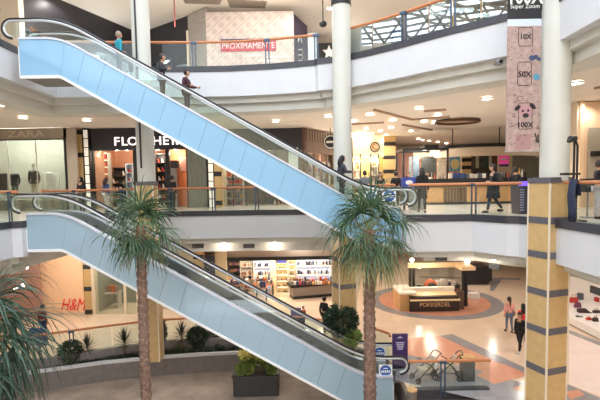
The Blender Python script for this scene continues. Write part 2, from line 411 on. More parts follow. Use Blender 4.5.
# ================================================================ escalators
CLAD = mat('sky tinted cladding', (142, 186, 218), .2, spec=.5, coat=.3)  # blue of the reflected sky is painted into the base colour
CLAD2 = mat('grey sky tinted cladding', (160, 185, 201), .2, spec=.5, coat=.3)  # greyer tone of the same painted sky reflection
DECKM = mat('lavender white deck', (214, 216, 230), .3, .2)
EDGE = mat('white edge trim', (244, 244, 244), .4)
SEAM = mat('cladding joint', (112, 140, 162), .5)
UNDER = mat('grey underside', (128, 126, 124), .5)
STEPM = mat('dark step metal', (92, 88, 84), .45, .5)
RISER = mat('dark step riser', (52, 50, 50), .5, .3)
RAILL = mat('pale handrail', (206, 208, 210), .25, .3)
BLUES = mat('blue sticker', (32, 92, 170), .4)
PAPER = mat('white paper', (240, 240, 238), .6)
TAN30 = math.tan(R(30))
def escalator(label, XL, XT, XR, zt, zb, Y0, clad, sticker):
    W = 1.62; H = zt-zb; XB = XT+H/TAN30
    root = thing('escalator', label, 'escalator', (XR-.9, Y0+W/2, zb))
    def raw(x): return zt if x < XT else (zb if x > XB else zt-(x-XT)*TAN30)
    def zs(x, w=.55): return sum(raw(x+w*(i/6-1)) for i in range(13))/13     # smooth floor line
    DK = .33; TH = 1.38
    def zbot(x): return raw(x+.1)+DK-TH
    Y1 = Y0+W
    # cladding panels
    xs = [XL, XT+.12]; xb = [XL, XT-.1]
    n = 15
    for i in range(1, n):
        xs.append(XT+.12+(XB-.1-XT)*i/n); xb.append(xs[-1]-.42 if i > 1 else xs[-1]-.36)
    xs += [XB+.15, XR]; xb += [XB-.10, XR]
    for i in range(len(xs)-1):
        g = .004
        a, c_, d, e = xs[i]+g, xs[i+1]-g, xb[i+1]-g, xb[i]+g
        k = 4 if 0 < i < len(xs)-2 else 14
        top = [(a+(c_-a)*t/k, zs(a+(c_-a)*t/k)+DK-.02) for t in range(k+1)]
        bot = [(d+(e-d)*t/k, zbot(d+(e-d)*t/k)) for t in range(k+1)]
        m = MB(); m.prismY(top+bot, Y0, Y0+.04); m.build('cladding_panel', clad, root)
    X = [XL+(XR-XL)*i/110 for i in range(111)]
    m = MB(); m.prismY([(x, zs(x)+DK-.03) for x in X]+[(x, zbot(x)) for x in reversed(X)], Y1-.04, Y1); m.build('far_cladding', clad, root)
    m = MB(); m.prismY([(x, zs(x)+DK-.05) for x in X]+[(x, zbot(x)+.02) for x in reversed(X)], Y0+.045, Y0+.06); m.build('backing_sheet', SEAM, root)
    # underside
    m = MB(); m.prismY([(x, zbot(x)+.05) for x in X]+[(x, zbot(x)-.0) for x in reversed(X)], Y0+.04, Y1-.04); m.build('underside_panel', UNDER, root)
    # white lower edge trim and end cap
    m = MB(); m.prismY([(x, zbot(x)+.05) for x in X]+[(x, zbot(x)-.05) for x in reversed(X)], Y0-.03, Y0+.06); m.build('lower_edge_trim', EDGE, root)
    m = MB(); m.span((XL-.03, Y0, zt-1.05), (XL, Y1, zt+.02)); m.build('end_plate', EDGE, root)
    m = MB(); m.span((XR, Y0, zb-1.05), (XR+.03, Y1, zb+.02)); m.build('end_plate', EDGE, root)
    for nm, ya, yb in (('near_deck', Y0-.04, Y0+.20), ('far_deck', Y1-.20, Y1+.04)):
        m = MB(); m.prismY([(x, zs(x)+DK) for x in X]+[(x, zs(x)+DK-.07) for x in reversed(X)], ya, yb); m.build(nm, DECKM, root, smooth=30)
    for nm, ya in (('near_skirt', Y0+.2), ('far_skirt', Y1-.23)):
        m = MB(); m.prismY([(x, zs(x)+DK-.02) for x in X]+[(x, zs(x)-.12) for x in reversed(X)], ya, ya+.03); m.build(nm, STEEL, root)
    # glass balustrades and handrails
    HR = .69; RR = .345
    for nm, yc in (('near', Y0+.10), ('far', Y1-.10)):
        top = [(x, zs(x, .8)+DK+HR) for x in X]
        eL = [(XL-.28+RR*math.cos(R(a)), zt+DK+HR/2+RR*math.sin(R(a))) for a in range(90, 275, 15)]
        eR = [(XR+.28+RR*math.cos(R(a)), zb+DK+HR/2+RR*math.sin(R(a))) for a in range(90, -95, -15)]
        line = list(reversed(eL))+top+eR
        m = MB(); m.tube([(x, yc, z) for x, z in line], .036, 8, sx=1.2); m.build('handrail', RUBBER if nm == 'far' else RUBBER, root, smooth=50)
        m = MB(); m.tube([(x, yc, z-.0) for x, z in [(p[0], p[1]) for p in line]], .03, 6)
        inner = []
        for x, z in line:
            inner.append((x, z))
        # steel guide just inside the rubber
        gl = []
        for i, (x, z) in enumerate(line):
            p = Vector(line[max(i-1, 0)]); q = Vector(line[min(i+1, len(line)-1)]); t = (q-p).normalized(); gl.append((x+t.y*.075, z-t.x*.075))
        m = MB(); m.tube([(x, yc, z) for x, z in gl], .045, 8, sx=1.0); m.build('handrail_guide', RAILL, root, smooth=50)
        gp = [(x, z) for x, z in gl]+[(x, zs(x)+DK-.02) for x in reversed(X)]
        m = MB(); m.prismY(gp, yc-.006, yc+.006); m.build('balustrade_glass', GLASS, root)
    # steps
    x = XT-.6; i = 0
    while x < XB+.8:
        z = zs(x+.2, .5)-.02
        m = MB(); m.span((x, Y0+.24, z-.05), (x+.40, Y1-.24, z)); m.mi = 1; m.span((x+.02, Y0+.24, z-.24), (x+.05, Y1-.24, z-.05))
        m.build('step', [STEPM, RISER], root); x += .40
    for a, c_, z in ((XL-.1, XT-.6, zt), (XB+.8, XR+.4, zb)):
        m = MB(); m.span((a, Y0+.24, z-.06), (c_, Y1-.24, z+.012)); m.build('comb_plate', STEEL, root)
    m = MB(); m.prismY([(x, zs(x)-.26) for x in X]+[(x, zs(x)-.34) for x in reversed(X)], Y0+.05, Y1-.05); m.build('step_well', RISER, root)
    # round stickers on the glass near the foot
    for (px, py, yc) in sticker:
        p = at(px, py, yc)
        m = MB(); m.box((p.x, yc-.012, p.z), (.50, .008, .46)); q = m.build('sticker_sheet', PAPER, root)
        m = MB(); n_ = 32; m.prismY([(p.x+.21*math.cos(2*PI*k/n_), p.z+.21*math.sin(2*PI*k/n_)) for k in range(n_)], yc-.022, yc-.016)
        d = m.build('round_sticker', BLUES, root); d['label'] = 'round blue sticker'
        m = MB()
        for k in range(5): m.box((p.x-.14+.07*k, yc-.025, p.z-.03), (.045, .004, .09))
        m.box((p.x, yc-.025, p.z+.09), (.16, .004, .035)); m.build('sticker_print', PAPER, root)
    return root, zs
EY = 16.35
ESC_L, zsl = escalator('lower escalator with pale blue side, from the ground floor to the middle floor', -9.97, -8.60, 3.37, Z1-.01, -.12, EY, CLAD2, [(385.5, 370.5, EY+.09), (379.5, 352.5, EY+1.51)])
ESC_U, zsu = escalator('upper escalator with light blue side, from the middle floor to the upper floor', -9.87, -8.36, 3.68, Z2-.13, Z1-.02, EY, CLAD, [(389, 196, EY+.09), (371, 197, EY+1.51)])
# ================================================================ people
SKIN = mat('skin', (196, 150, 124), .6); SKIND = mat('darker skin', (150, 106, 82), .6)
EYE = mat('eye dark', (30, 22, 20), .3); LIP = mat('lips', (160, 88, 84), .6)
def cloth(n, c): return mat('cloth '+n, c, .85, var=.12, scale=9)
def skinmesh(nodes, edges, radii, sub=1, root=0):
    me = bpy.data.meshes.new('tmp'); me.from_pydata([tuple(v) for v in nodes], edges, [])
    o = bpy.data.objects.new('tmp', me); COL.objects.link(o)
    md = o.modifiers.new('s', 'SKIN'); md.use_smooth_shade = True
    for i, r in enumerate(radii):
        sv = me.skin_vertices[0].data[i]; rr = r if isinstance(r, tuple) else (r, r); sv.radius = rr; sv.use_root = (i == root)
    if sub: s = o.modifiers.new('u', 'SUBSURF'); s.levels = sub; s.render_levels = sub
    dg = bpy.context.evaluated_depsgraph_get(); out = bpy.data.meshes.new_from_object(o.evaluated_get(dg))
    bpy.data.objects.remove(o); bpy.data.meshes.remove(me); return out
def pobj(name, me, m, parent, smooth=True):
    me.materials.clear()
    for q in (m if isinstance(m, list) else [m]): me.materials.append(q)
    me.name = name
    if smooth:
        for p in me.polygons: p.use_smooth = True
    o = bpy.data.objects.new(name, me); COL.objects.link(o); o.parent = parent; return o
def rot2(v, a):     # rotate in the sagittal plane: a>0 swings forward (-Y)
    return Vector((v[0], v[1]*math.cos(a)+v[2]*math.sin(a), -v[1]*math.sin(a)+v[2]*math.cos(a)))
def person(label, loc, face, h=1.68, top=(60, 60, 66), legs=(50, 50, 60), shoes=(28, 26, 28), hair=(34, 26, 24), style='short', skin=None,
           stride=0.0, arms=('down', 'down'), coat=0.0, hood=False, bag=None, lean=0.0, head_turn=0.0, sleeve=True, skirt=False, group=None, seated=False):
    skin = skin or SKIN
    root = thing('person', label, 'person', loc, face, group)
    s = h/1.70; V = Vector
    def fwd(len_, a): return V((0, -math.sin(a)*len_, -math.cos(a)*len_))
    hipz = .90
    P = {}
    P['pel'] = V((0, 0, .95)); P['spi'] = V((0, -.02*0-lean*.1, 1.14)); P['che'] = V((0, -lean*.22, 1.32)); P['neck'] = V((0, -.005-lean*.30, 1.46)); P['hb'] = V((0, -.02-lean*.34, 1.55))
    low = 9
    for sd, sg, a, kn in (('L', 1, stride, stride*.55-.05), ('R', -1, -stride*.75, -stride*1.35-.05)):
        hip = V((sg*.095, 0, hipz)); knee = hip+fwd(.42, a); ank = knee+fwd(.42, kn)
        if seated: knee = hip+V((sg*.03, -.42, -.02)); ank = knee+V((0, .02, -.42))
        P['hip'+sd], P['kn'+sd], P['an'+sd] = hip, knee, ank
        P['toe'+sd] = ank+V((sg*.02, -.17, -.035)) if a >= -.1 else ank+V((sg*.02, -.14, -.09))
        low = min(low, ank.z-.075)
    for sd, sg, mode in (('L', 1, arms[0]), ('R', -1, arms[1])):
        sh = V((sg*.175, P['che'].y+.01, 1.405))
        if mode == 'down': el = sh+V((sg*.05, .03, -.28)); wr = el+V((sg*.01, -.05, -.25))
        elif mode == 'swingf': el = sh+V((sg*.05, -.10, -.26)); wr = el+V((-sg*.02, -.14, -.20))
        elif mode == 'swingb': el = sh+V((sg*.06, .13, -.25)); wr = el+V((sg*.01, .03, -.25))
        elif mode == 'bent': el = sh+V((sg*.06, .03, -.28)); wr = el+V((-sg*.10, -.23, .02))
        elif mode == 'rail': el = sh+V((sg*.10, -.08, -.25)); wr = el+V((sg*.05, -.22, .0))
        elif mode == 'phone': el = sh+V((sg*.04, -.06, -.27)); wr = el+V((-sg*.08, -.20, .13))
        elif mode == 'hip': el = sh+V((sg*.20, .05, -.22)); wr = el+V((-sg*.17, -.06, -.15))
        elif mode == 'reach': el = sh+V((sg*.16, -.14, -.14)); wr = el+V((sg*.16, -.16, -.02))
        P['sh'+sd], P['el'+sd], P['wr'+sd] = sh, el, wr
    off = V((0, 0, -low)); 
    for k in P: P[k] = (P[k]+off)*s
    names = ['pel', 'spi', 'che', 'neck', 'hb', 'shL', 'elL', 'wrL', 'shR', 'elR', 'wrR', 'hipL', 'knL', 'anL', 'toeL', 'hipR', 'knR', 'anR', 'toeR']
    rad = dict(pel=(.135, .105), spi=(.125, .095), che=(.145, .105), neck=.055, hb=.052, sh=.058, el=.042, wr=.028, hip=.088, kn=.056, an=.037, toe=.034)
    def gr(n): 
        r = rad[n] if n in rad else rad[n[:-1]]
        return tuple(q*s for q in r) if isinstance(r, tuple) else r*s
    ed = [('pel', 'spi'), ('spi', 'che'), ('che', 'neck'), ('neck', 'hb'), ('che', 'shL'), ('shL', 'elL'), ('elL', 'wrL'), ('che', 'shR'), ('shR', 'elR'), ('elR', 'wrR'),
          ('pel', 'hipL'), ('hipL', 'knL'), ('knL', 'anL'), ('anL', 'toeL'), ('pel', 'hipR'), ('hipR', 'knR'), ('knR', 'anR'), ('anR', 'toeR')]
    def sk(keys, extra=0.0, mult=1.0, override={}):
        keys = [k for k in keys]; e = [(keys.index(a), keys.index(b)) for a, b in ed if a in keys and b in keys]
        rr = []
        for k in keys:
            r = override.get(k, gr(k)); r = r if isinstance(r, tuple) else (r, r)
            rr.append(tuple(q*mult+extra for q in r))
        return skinmesh([P[k] for k in keys], e, rr)
    body = sk(names)
    # head, hands joined to the one body mesh
    hd = MB(); hc = P['hb']+V((0, -.015, .095))*s; T = Matrix.Rotation(head_turn, 4, 'Z')
    hm = MB(); hm.ball((0, 0, 0), .112*s, 16, 12, (.78, .93, 1.12))
    hv = []
    for v in hm.v:
        x, y, z = v
        if z < 0: k = 1+z*1.6/s; x *= max(.55, k); y = y*max(.7, k)-.012*s if y < 0 else y
        hv.append((x, y, z))
    hm.v = hv
    hm.tube([(0, -.098*s, .012*s), (0, -.125*s, -.022*s), (0, -.100*s, -.030*s)], [.010*s, .017*s, .010*s], 6)   # nose
    for sg in (-1, 1): hm.ball((sg*.088*s, .01*s, -.005*s), .028*s, 8, 6, (.35, .7, 1.1))
    hm.mi = 1
    for sg in (-1, 1): hm.ball((sg*.034*s, -.094*s, .012*s), .011*s, 6, 4, (1.3, .6, .8))
    hm.mi = 2; hm.ball((0, -.094*s, -.056*s), .020*s, 8, 4, (1.3, .5, .4))
    hm.v = [tuple(hc+(T @ V(v))) for v in hm.v]
    hd = hm
    hd.mi = 0
    for sd, sg in (('L', 1), ('R', -1)):
        d = (P['wr'+sd]-P['el'+sd]).normalized(); side = d.cross(V((sg, 0, .2))).normalized(); nrm = d.cross(side).normalized()
        w = P['wr'+sd]
        hd.tube([w, w+d*.04*s, w+d*.085*s], [.026*s, .036*s, .034*s], 8)
        for q, (ln, oy) in enumerate(((.066, -.026), (.075, -.009), (.070, .009), (.056, .025))):
            b0 = w+d*.08*s+side*oy*s; b1 = b0+d*ln*.5*s+nrm*.006*s; b2 = b1+d*ln*.35*s+nrm*.022*s
            hd.tube([b0, b1, b2], [.0095*s, .0088*s, .007*s], 6)
        b0 = w+d*.03*s-side*.03*s; hd.tube([b0, b0+d*.03*s-side*.025*s, b0+d*.06*s-side*.03*s+nrm*.01*s], [.012*s, .010*s, .008*s], 6)
    bm = bmesh.new(); bm.from_mesh(body); tmp = hd.mesh('t', [skin, EYE, LIP]); bm.from_mesh(tmp); bm.to_mesh(body); bm.free()
    pobj('body', body, [skin, EYE, LIP], root)
    TM = cloth('%d %d %d' % top, top); LM = cloth('%d %d %d' % legs, legs); SM = cloth('%d %d %d' % shoes, shoes); HM = mat('hair %d %d %d' % hair, hair, .6, var=.2, scale=20)
    tk = ['pel', 'spi', 'che', 'shL', 'shR', 'elL', 'elR'] + (['wrL', 'wrR'] if sleeve else [])
    tk.insert(3, 'neck')
    pobj('jacket' if sleeve else 'shirt', sk(tk, .016*s, 1.06, {'neck': .03*s, 'wrL': .030*s, 'wrR': .030*s}), TM, root)
    pobj('trousers', sk(['pel', 'hipL', 'knL', 'anL', 'hipR', 'knR', 'anR'], .012*s, 1.03), LM, root)
    for sd in 'LR':
        a = P['an'+sd]; t = P['toe'+sd]
        m = MB(); dd = (t-a); m.ball((a+t)/2+V((0, .0, -.022))*s, .115*s, 10, 8, (.42, 1.15, .5)); pobj('shoe', m.mesh('shoe', SM), SM, root)
    if coat:
        pz = P['pel'].z; m = MB(); prof = []
        for i in range(6):
            t = i/5; prof.append((( .165+.05*t)*s, pz+.12*s-t*(coat+.12)*s))
        m.lathe(prof, (0, P['pel'].y, 0), 18, caps=False)
        m.v = [(v[0], (v[1]-P['pel'].y)*(.78+stride*.9)+P['pel'].y, v[2]) for v in m.v]
        pobj('coat_skirt', m.mesh('c', TM), TM, root)
    # hair / hood
    m = MB()
    if hood:
        m.ball(hc+V((0, .02, .0))*s, .140*s, 14, 10, (.9, 1, 1.08)); m.v = [v for v in m.v]
        keep = MB(); 
        me = m.mesh('hood', TM); bm = bmesh.new(); bm.from_mesh(me)
        bmesh.ops.delete(bm, geom=[f for f in bm.faces if f.calc_center_median().y < hc.y-.075*s and abs(f.calc_center_median().z-hc.z) < .1*s], context='FACES'); bm.to_mesh(me); bm.free()
        pobj('hood', me, TM, root)
    else:
        m.ball((0, .014*s, .016*s), .122*s, 16, 12, (.86, .97, 1.10))
        me = m.mesh('hair', HM); bm = bmesh.new(); bm.from_mesh(me)
        bmesh.ops.delete(bm, geom=[f for f in bm.faces if (f.calc_center_median().y < -.035*s and f.calc_center_median().z < .060*s) or f.calc_center_median().z < -.085*s], context='FACES')
        if style in ('long', 'pony'):
            k = MB()
            if style == 'long': k.tube([(0, .05*s, .06*s), (0, .085*s, -.06*s), (0, .10*s, -.18*s), (0, .105*s, -.33*s)], [.08*s, .105*s, .11*s, .06*s], 10)
            else: k.tube([(0, .10*s, .05*s), (0, .15*s, .01*s), (0, .14*s, -.14*s), (0, .12*s, -.36*s)], [.03*s, .04*s, .04*s, .018*s], 8)
            t2 = k.mesh('t', HM); bm.from_mesh(t2)
        if style == 'bun':
            k = MB(); k.ball((0, .06*s, .13*s), .06*s, 10, 8); t2 = k.mesh('t', HM); bm.from_mesh(t2)
        bm.transform(Matrix.Translation(hc) @ T); bm.to_mesh(me); bm.free(); pobj('hair', me, HM, root)
    if bag:
        kind, bc = bag[:2]; BM = mat('bag %d %d %d' % bc, bc, .6)
        br = thing({'tote': 'tote_bag', 'shoulder': 'shoulder_bag', 'backpack': 'backpack'}[kind], bag[2], 'bag', loc, face)
        if kind == 'tote':
            c = P['wrR']+V((-.03, -.02, -.30))*s
            m = MB(); m.box(c, (.12*s, .34*s, .30*s)); o = pobj('bag_body', m.mesh('b', BM), BM, br, False); o.modifiers.new('b', 'BEVEL').width = .02
            m = MB(); m.tube([c+V((0, -.1, .14))*s, P['wrR']+V((0, -.02, -.02))*s, c+V((0, .1, .14))*s], .01*s, 6); pobj('strap', m.mesh('b', BM), BM, br)
        if kind == 'shoulder':
            c = P['hipR']+V((-.12, .02, .06))*s; m = MB(); m.box(c, (.09*s, .24*s, .18*s)); o = pobj('bag_body', m.mesh('b', BM), BM, br, False); o.modifiers.new('b', 'BEVEL').width = .02
            m = MB(); m.tube([c+V((0, -.09, .08))*s, P['shL']+V((0, -.08, .06))*s, P['shL']+V((0, .1, .05))*s, c+V((0, .09, .08))*s], .012*s, 6); pobj('strap', m.mesh('b', BM), BM, br)
        if kind == 'backpack':
            c = P['che']+V((0, .17, -.08))*s; m = MB(); m.ball(c, .25*s, 12, 8, (.85, .7, 1.1)); pobj('bag_body', m.mesh('b', BM), BM, br)
            m = MB(); m.tube([c+V((.1, 0, .15))*s, P['shL']+V((-.04, -.02, .07))*s, P['shL']+V((-.03, -.09, -.12))*s], .02*s, 6); pobj('strap', m.mesh('b', BM), BM, br)
    return root
def onfloor(px, py, z): p = gz(px, py, z); return (p.x, p.y, z)
def onesc(px, zs, dy=.8):
    Y = EY+dy; x = xat(px, Y, 100); k = .4; return (x, Y, zs(x+.0, .5)+.0)
E_ = PI/2
# riders
def rider(label, px, zs, face, **k):
    x, y, z = onesc(px, zs); return person(label, (x, y, z), face, **k)
rider('person with light hair and teal jacket, highest rider on the upper escalator', 121, zsu, PI*.75, h=1.66, top=(40, 150, 168), legs=(96, 104, 116), hair=(150, 128, 108), arms=('rail', 'down'))
rider('person in dark jacket and light trousers riding second on the upper escalator', 163, zsu, E_, h=1.72, top=(44, 44, 54), legs=(70, 66, 70), hair=(40, 30, 28), arms=('down', 'rail'))
rider('person in dark maroon top riding third on the upper escalator', 187, zsu, E_*.9, h=1.66, top=(70, 34, 44), legs=(40, 36, 42), hair=(36, 28, 30), style='bun', arms=('rail', 'bent'))
rider('person in dark clothes near the foot of the upper escalator beside the white column', 341, zsu, E_*1.2, h=1.7, top=(62, 64, 72), legs=(44, 44, 50), hair=(30, 26, 26), style='long', arms=('bent', 'rail'))
# middle floor
person('woman in long dark coat and jeans walking behind the glass railing', (*gz(493, 212.5, Z1).xy, Z1), -E_*.95, h=1.78, top=(30, 30, 36), legs=(40, 46, 60), hair=(34, 26, 26), style='short', stride=.45, arms=('bent', 'swingb'), coat=.40, bag=('backpack', (50, 44, 36), 'dark olive backpack on the woman walking behind the glass railing'))
def mid(label, px, Y, face, **k): return person(label, (xat(px, Y), Y, Z1), face, **k)
mid('person in black jacket standing behind the walking woman, by the pink poster', 515, 19.5, 2.6, h=1.68, top=(26, 26, 30), legs=(50, 50, 58), arms=('bent', 'down'))
mid('person in grey top seen from behind, left of the palm-side shop door', 365, 21.0, PI, h=1.70, top=(112, 116, 126), legs=(70, 66, 70), hair=(50, 40, 36), arms=('hip', 'down'))
mid('person in black tank top with bare arms at the railing by the yellow shop', 380, 20.5, 0, h=1.62, top=(34, 32, 36), legs=(44, 40, 46), sleeve=False, hair=(50, 36, 30), style='long')
mid('person in black standing in front of the far tan pillar', 396, 22, PI*.9, h=1.66, top=(28, 26, 30), legs=(60, 50, 50), style='short')
mid('person in orange top behind the blue counter banner', 408, 24, .2, h=1.66, top=(226, 150, 56), legs=(90, 70, 60), hair=(70, 50, 40), style='long')
mid('woman with long black hair and black coat at the railing, right of the blue banner', 422, 18.0, PI*.95, h=1.70, top=(30, 28, 32), legs=(36, 34, 40), hair=(26, 22, 24), style='long', coat=.4, stride=.25)
mid('person in white shirt behind the woman with long black hair', 427, 25, 0, h=1.7, top=(230, 226, 222), legs=(60, 60, 66))
mid('person in hooded black clothes by the clothing shop', 81, 21.9, -.3, h=1.66, top=(30, 29, 33), legs=(34, 33, 38), hood=True, arms=('bent', 'bent'))
mid('person in blue and white standing at the shoe shop entrance', 106, 22.2, PI*.8, h=1.62, top=(60, 84, 130), legs=(210, 200, 192), hair=(60, 44, 36), style='long')
mid('person in dark clothes in front of the orange lit shop wall', 172, 22.6, 2.8, h=1.66, top=(32, 30, 34), legs=(30, 30, 34), arms=('bent', 'down'))
mid('person in dark jacket at the right edge stretching an arm to the black pole', 598, 13.4, 1.2, h=1.66, top=(36, 34, 36), legs=(196, 186, 188), skin=SKIN, hair=(60, 44, 40), arms=('reach', 'reach'))
# ground floor
def gnd(label, px, py, face, **k): return person(label, onfloor(px, py, 0), face, **k)
gnd('woman in pink top and blue jeans walking away on the peach tiles', 509, 332, PI, h=1.66, top=(240, 176, 168), legs=(104, 116, 140), hair=(34, 26, 26), style='pony', stride=.15, sleeve=True, bag=('shoulder', (150, 110, 90), 'brown shoulder bag at the hip of the woman in pink'))
gnd('woman in red top next to the tan tiled pillar', 522.8, 341, PI*.9, h=1.66, top=(226, 62, 66), legs=(40, 36, 44), hair=(30, 22, 24), style='long', stride=.12, sleeve=False)
gnd('woman all in black striding beside the tan tiled pillar', 519.5, 352, -1.0, h=1.68, top=(28, 28, 30), legs=(30, 30, 34), hair=(24, 22, 22), style='short', stride=.3, coat=.12, shoes=(200, 196, 194))
gnd('woman in black top with a tan bag behind the escalator, beside the round bush', 324.5, 331, PI*.8, h=1.68, top=(34, 32, 36), legs=(44, 40, 44), hair=(40, 30, 28), stride=.2, bag=('tote', (190, 150, 96), 'tan bag carried by the woman beside the round bush'))
gnd('small child in red beside the purple floor stand', 303.5, 327, .6, h=1.05, top=(150, 60, 66), legs=(60, 54, 66), hair=(60, 44, 36))
gnd('person in dark red behind the front palm, facing the salmon wall', 44, 340, PI*.9, h=1.7, top=(120, 50, 46), legs=(44, 60, 110), hair=(66, 44, 36), style='short')
# ================================================================ plants
def leafmat(n, c, c2, rough=.5): return mat(n, c, rough, c2=c2, scale=3)
PALM = leafmat('palm green', (76, 106, 66), (38, 62, 42), .36)
PALMN = leafmat('deep palm green', (48, 80, 56), (24, 44, 34), .38)
PALMY = leafmat('dry palm tips', (150, 146, 92), (96, 104, 66), .6)
TRUNK = mat('palm trunk', (150, 122, 106), .9, c2=(104, 80, 70), scale=9, bump=.6)
HUSK = mat('palm leaf bases', (176, 148, 132), .9, c2=(112, 84, 72), scale=12)
STALK = mat('palm stalk', (124, 130, 76), .6)
BUSH = leafmat('bush green', (58, 78, 46), (26, 38, 26)); BUSHL = leafmat('light leaves', (164, 182, 92), (92, 118, 54))
YUC = leafmat('yucca green', (54, 72, 50), (24, 34, 26)); AGA = leafmat('agave green', (120, 138, 96), (62, 80, 56))
FLOW = mat('yellow blossom', (250, 238, 150), .6)
def blade(mb, p, d, side, L, w, droop, seg=5, fold=.35):
    """one leaf blade with a folded cross-section that bends under its own weight"""
    p = Vector(p); d = Vector(d).normalized(); pts = [p.copy()]; ds = [d.copy()]
    for i in range(seg):
        d = (d+Vector((0, 0, -droop*(.35+i*.45)))).normalized(); p = p+d*(L/seg); pts.append(p.copy()); ds.append(d.copy())
    vs = []; fs = []
    for i, (q, t) in enumerate(zip(pts, ds)):
        u = i/seg; ww = w*(.45+1.1*u if u < .4 else (1-u)/.6*.89+.02)
        s = (side-t*side.dot(t)); s = s.normalized() if s.length > 1e-4 else Vector((1, 0, 0))
        n = s.cross(t)
        vs += [q-s*ww+n*ww*fold, q, q+s*ww+n*ww*fold]
    for i in range(seg):
        o = i*3; fs += [(o, o+1, o+4, o+3), (o+1, o+2, o+5, o+4)]
    mb.add(vs, fs)
def frond(elev, stalk, L, nb, w, droop, rnd, spread=112):
    """fan frond in the xz plane pointing to +x; returns (blades MB, stalk MB)"""
    f = MB(); t = Vector((math.cos(elev), 0, math.sin(elev)))
    p = Vector((0, 0, 0)); pts = [p.copy()]; d = t.copy()
    for i in range(6):
        d = (d+Vector((0, 0, -.05))).normalized(); p = p+d*stalk/6; pts.append(p.copy())
    st = MB(); st.tube(pts, [.03, .022, .018, .016, .015, .014, .012], 6)
    up = Vector((0, 1, 0)).cross(d)*-1
    for i in range(nb):
        a = R(-spread+2*spread*i/(nb-1))+rnd.uniform(-.04, .04)
        dd = d*math.cos(a)+Vector((0, 1, 0))*math.sin(a)+up*(.10*math.cos(3*a))
        side = (Vector((0, 1, 0))*math.cos(a)-d*math.sin(a))
        blade(f, p, dd, side, L*(1-.28*abs(a)/R(spread))*rnd.uniform(.88, 1.08), w, droop*rnd.uniform(.6, 1.5))
    return f, st
def palm(name, label, X, Y, z0, ztop, r0, r1, n, stalk, L, nb, w, seed, droop=.09, lean=0, elevs=(75, -55), mats=(PALM, PALMY), leafm=None):
    rnd = random.Random(seed)
    root = thing(name, label, 'palm tree', (X, Y, z0))
    H = ztop-z0
    tm = MB(); prof = []
    k = max(8, int(H/.28))
    P = [Vector((X+lean*(i/k)**2, Y, z0+H*i/k)) for i in range(k+1)]
    tm.tube(P, [r0+(r1-r0)*i/k+.012*(i % 2) for i in range(k+1)], 14); tm.build('trunk', TRUNK, root, smooth=60)
    hb = MB(); m = int(H/.065)
    for i in range(m):
        for j in range(2):
            u = i/m; a = i*2.4+j*PI; c = Vector((X+lean*u*u, Y, z0+H*u)); rr = r0+(r1-r0)*u
            o = Vector((math.cos(a), math.sin(a), 0)); s = Vector((-math.sin(a), math.cos(a), 0))
            b0 = c+o*rr*.96; hgt = .13; wd = .07
            hb.add([b0-s*wd, b0+s*wd, b0+o*.045+Vector((0, 0, hgt*.75))+s*wd*.45, b0+o*.06+Vector((0, 0, hgt)), b0+o*.045+Vector((0, 0, hgt*.75))-s*wd*.45, b0+o*.03+Vector((0, 0, -.01))],
                   [(0, 5, 4), (5, 1, 2), (5, 2, 3), (5, 3, 4), (0, 4, 3), (1, 3, 2), (0, 3, 1)])
    hb.build('leaf_bases', HUSK, root)['kind'] = 'stuff'
    meshes = []
    NV = 9
    for v in range(NV):
        e = R(elevs[0]+(elevs[1]-elevs[0])*v/(NV-1))
        for q in range(2):
            f, st = frond(e, stalk*rnd.uniform(.85, 1.1), L, nb, w, droop*(1.0+.10*v), rnd)
            y = v >= NV-2 and q == 1
            meshes.append((f.mesh('frond', mats[1] if y else mats[0]), st.mesh('stalk', STALK)))
    for i in range(n):
        v = min(NV-1, int(NV*i/n)); fm, sm = meshes[v*2+rnd.randint(0, 1)]
        o = bpy.data.objects.new('frond', fm); COL.objects.link(o); o.parent = root
        o.location = (lean, 0, H-.02-.25*i/n); o.rotation_euler = (rnd.uniform(-.12, .12), 0, i*2.39996+rnd.uniform(-.2, .2)); sc = rnd.uniform(.9, 1.08); o.scale = (sc, sc, sc)
        s = bpy.data.objects.new('stalk', sm); COL.objects.link(s); s.parent = o
    return root
p1 = at(141, 222, 14.0); p2 = at(369, 222, 14.2)
palm('fan_palm', 'slender fan palm left of centre, its crown in front of the lower escalator', xat(146, 14.0, 390), 14.0, PITZ, at(141, 226, 14).z, .15, .13, 26, .62, 1.20, 16, .028, 3, droop=.20, lean=xat(140, 14, 222)-xat(146, 14, 390), elevs=(78, -45))
palm('fan_palm', 'thick-trunked fan palm hiding the foot of the upper escalator', xat(370, 14.2, 390), 14.2, PITZ, at(369, 230, 14.2).z, .19, .16, 32, .85, 1.40, 17, .030, 5, droop=.22, lean=0.0, elevs=(78, -42))
palm('fan_palm', 'large fan palm with drooping leaves in the lower left corner', xat(-28, 8.6, 330), 8.6, PITZ, at(-28, 335, 8.6).z, .17, .15, 32, .75, 1.85, 19, .026, 9, droop=.36, elevs=(66, -50), mats=(PALMN, PALMN))
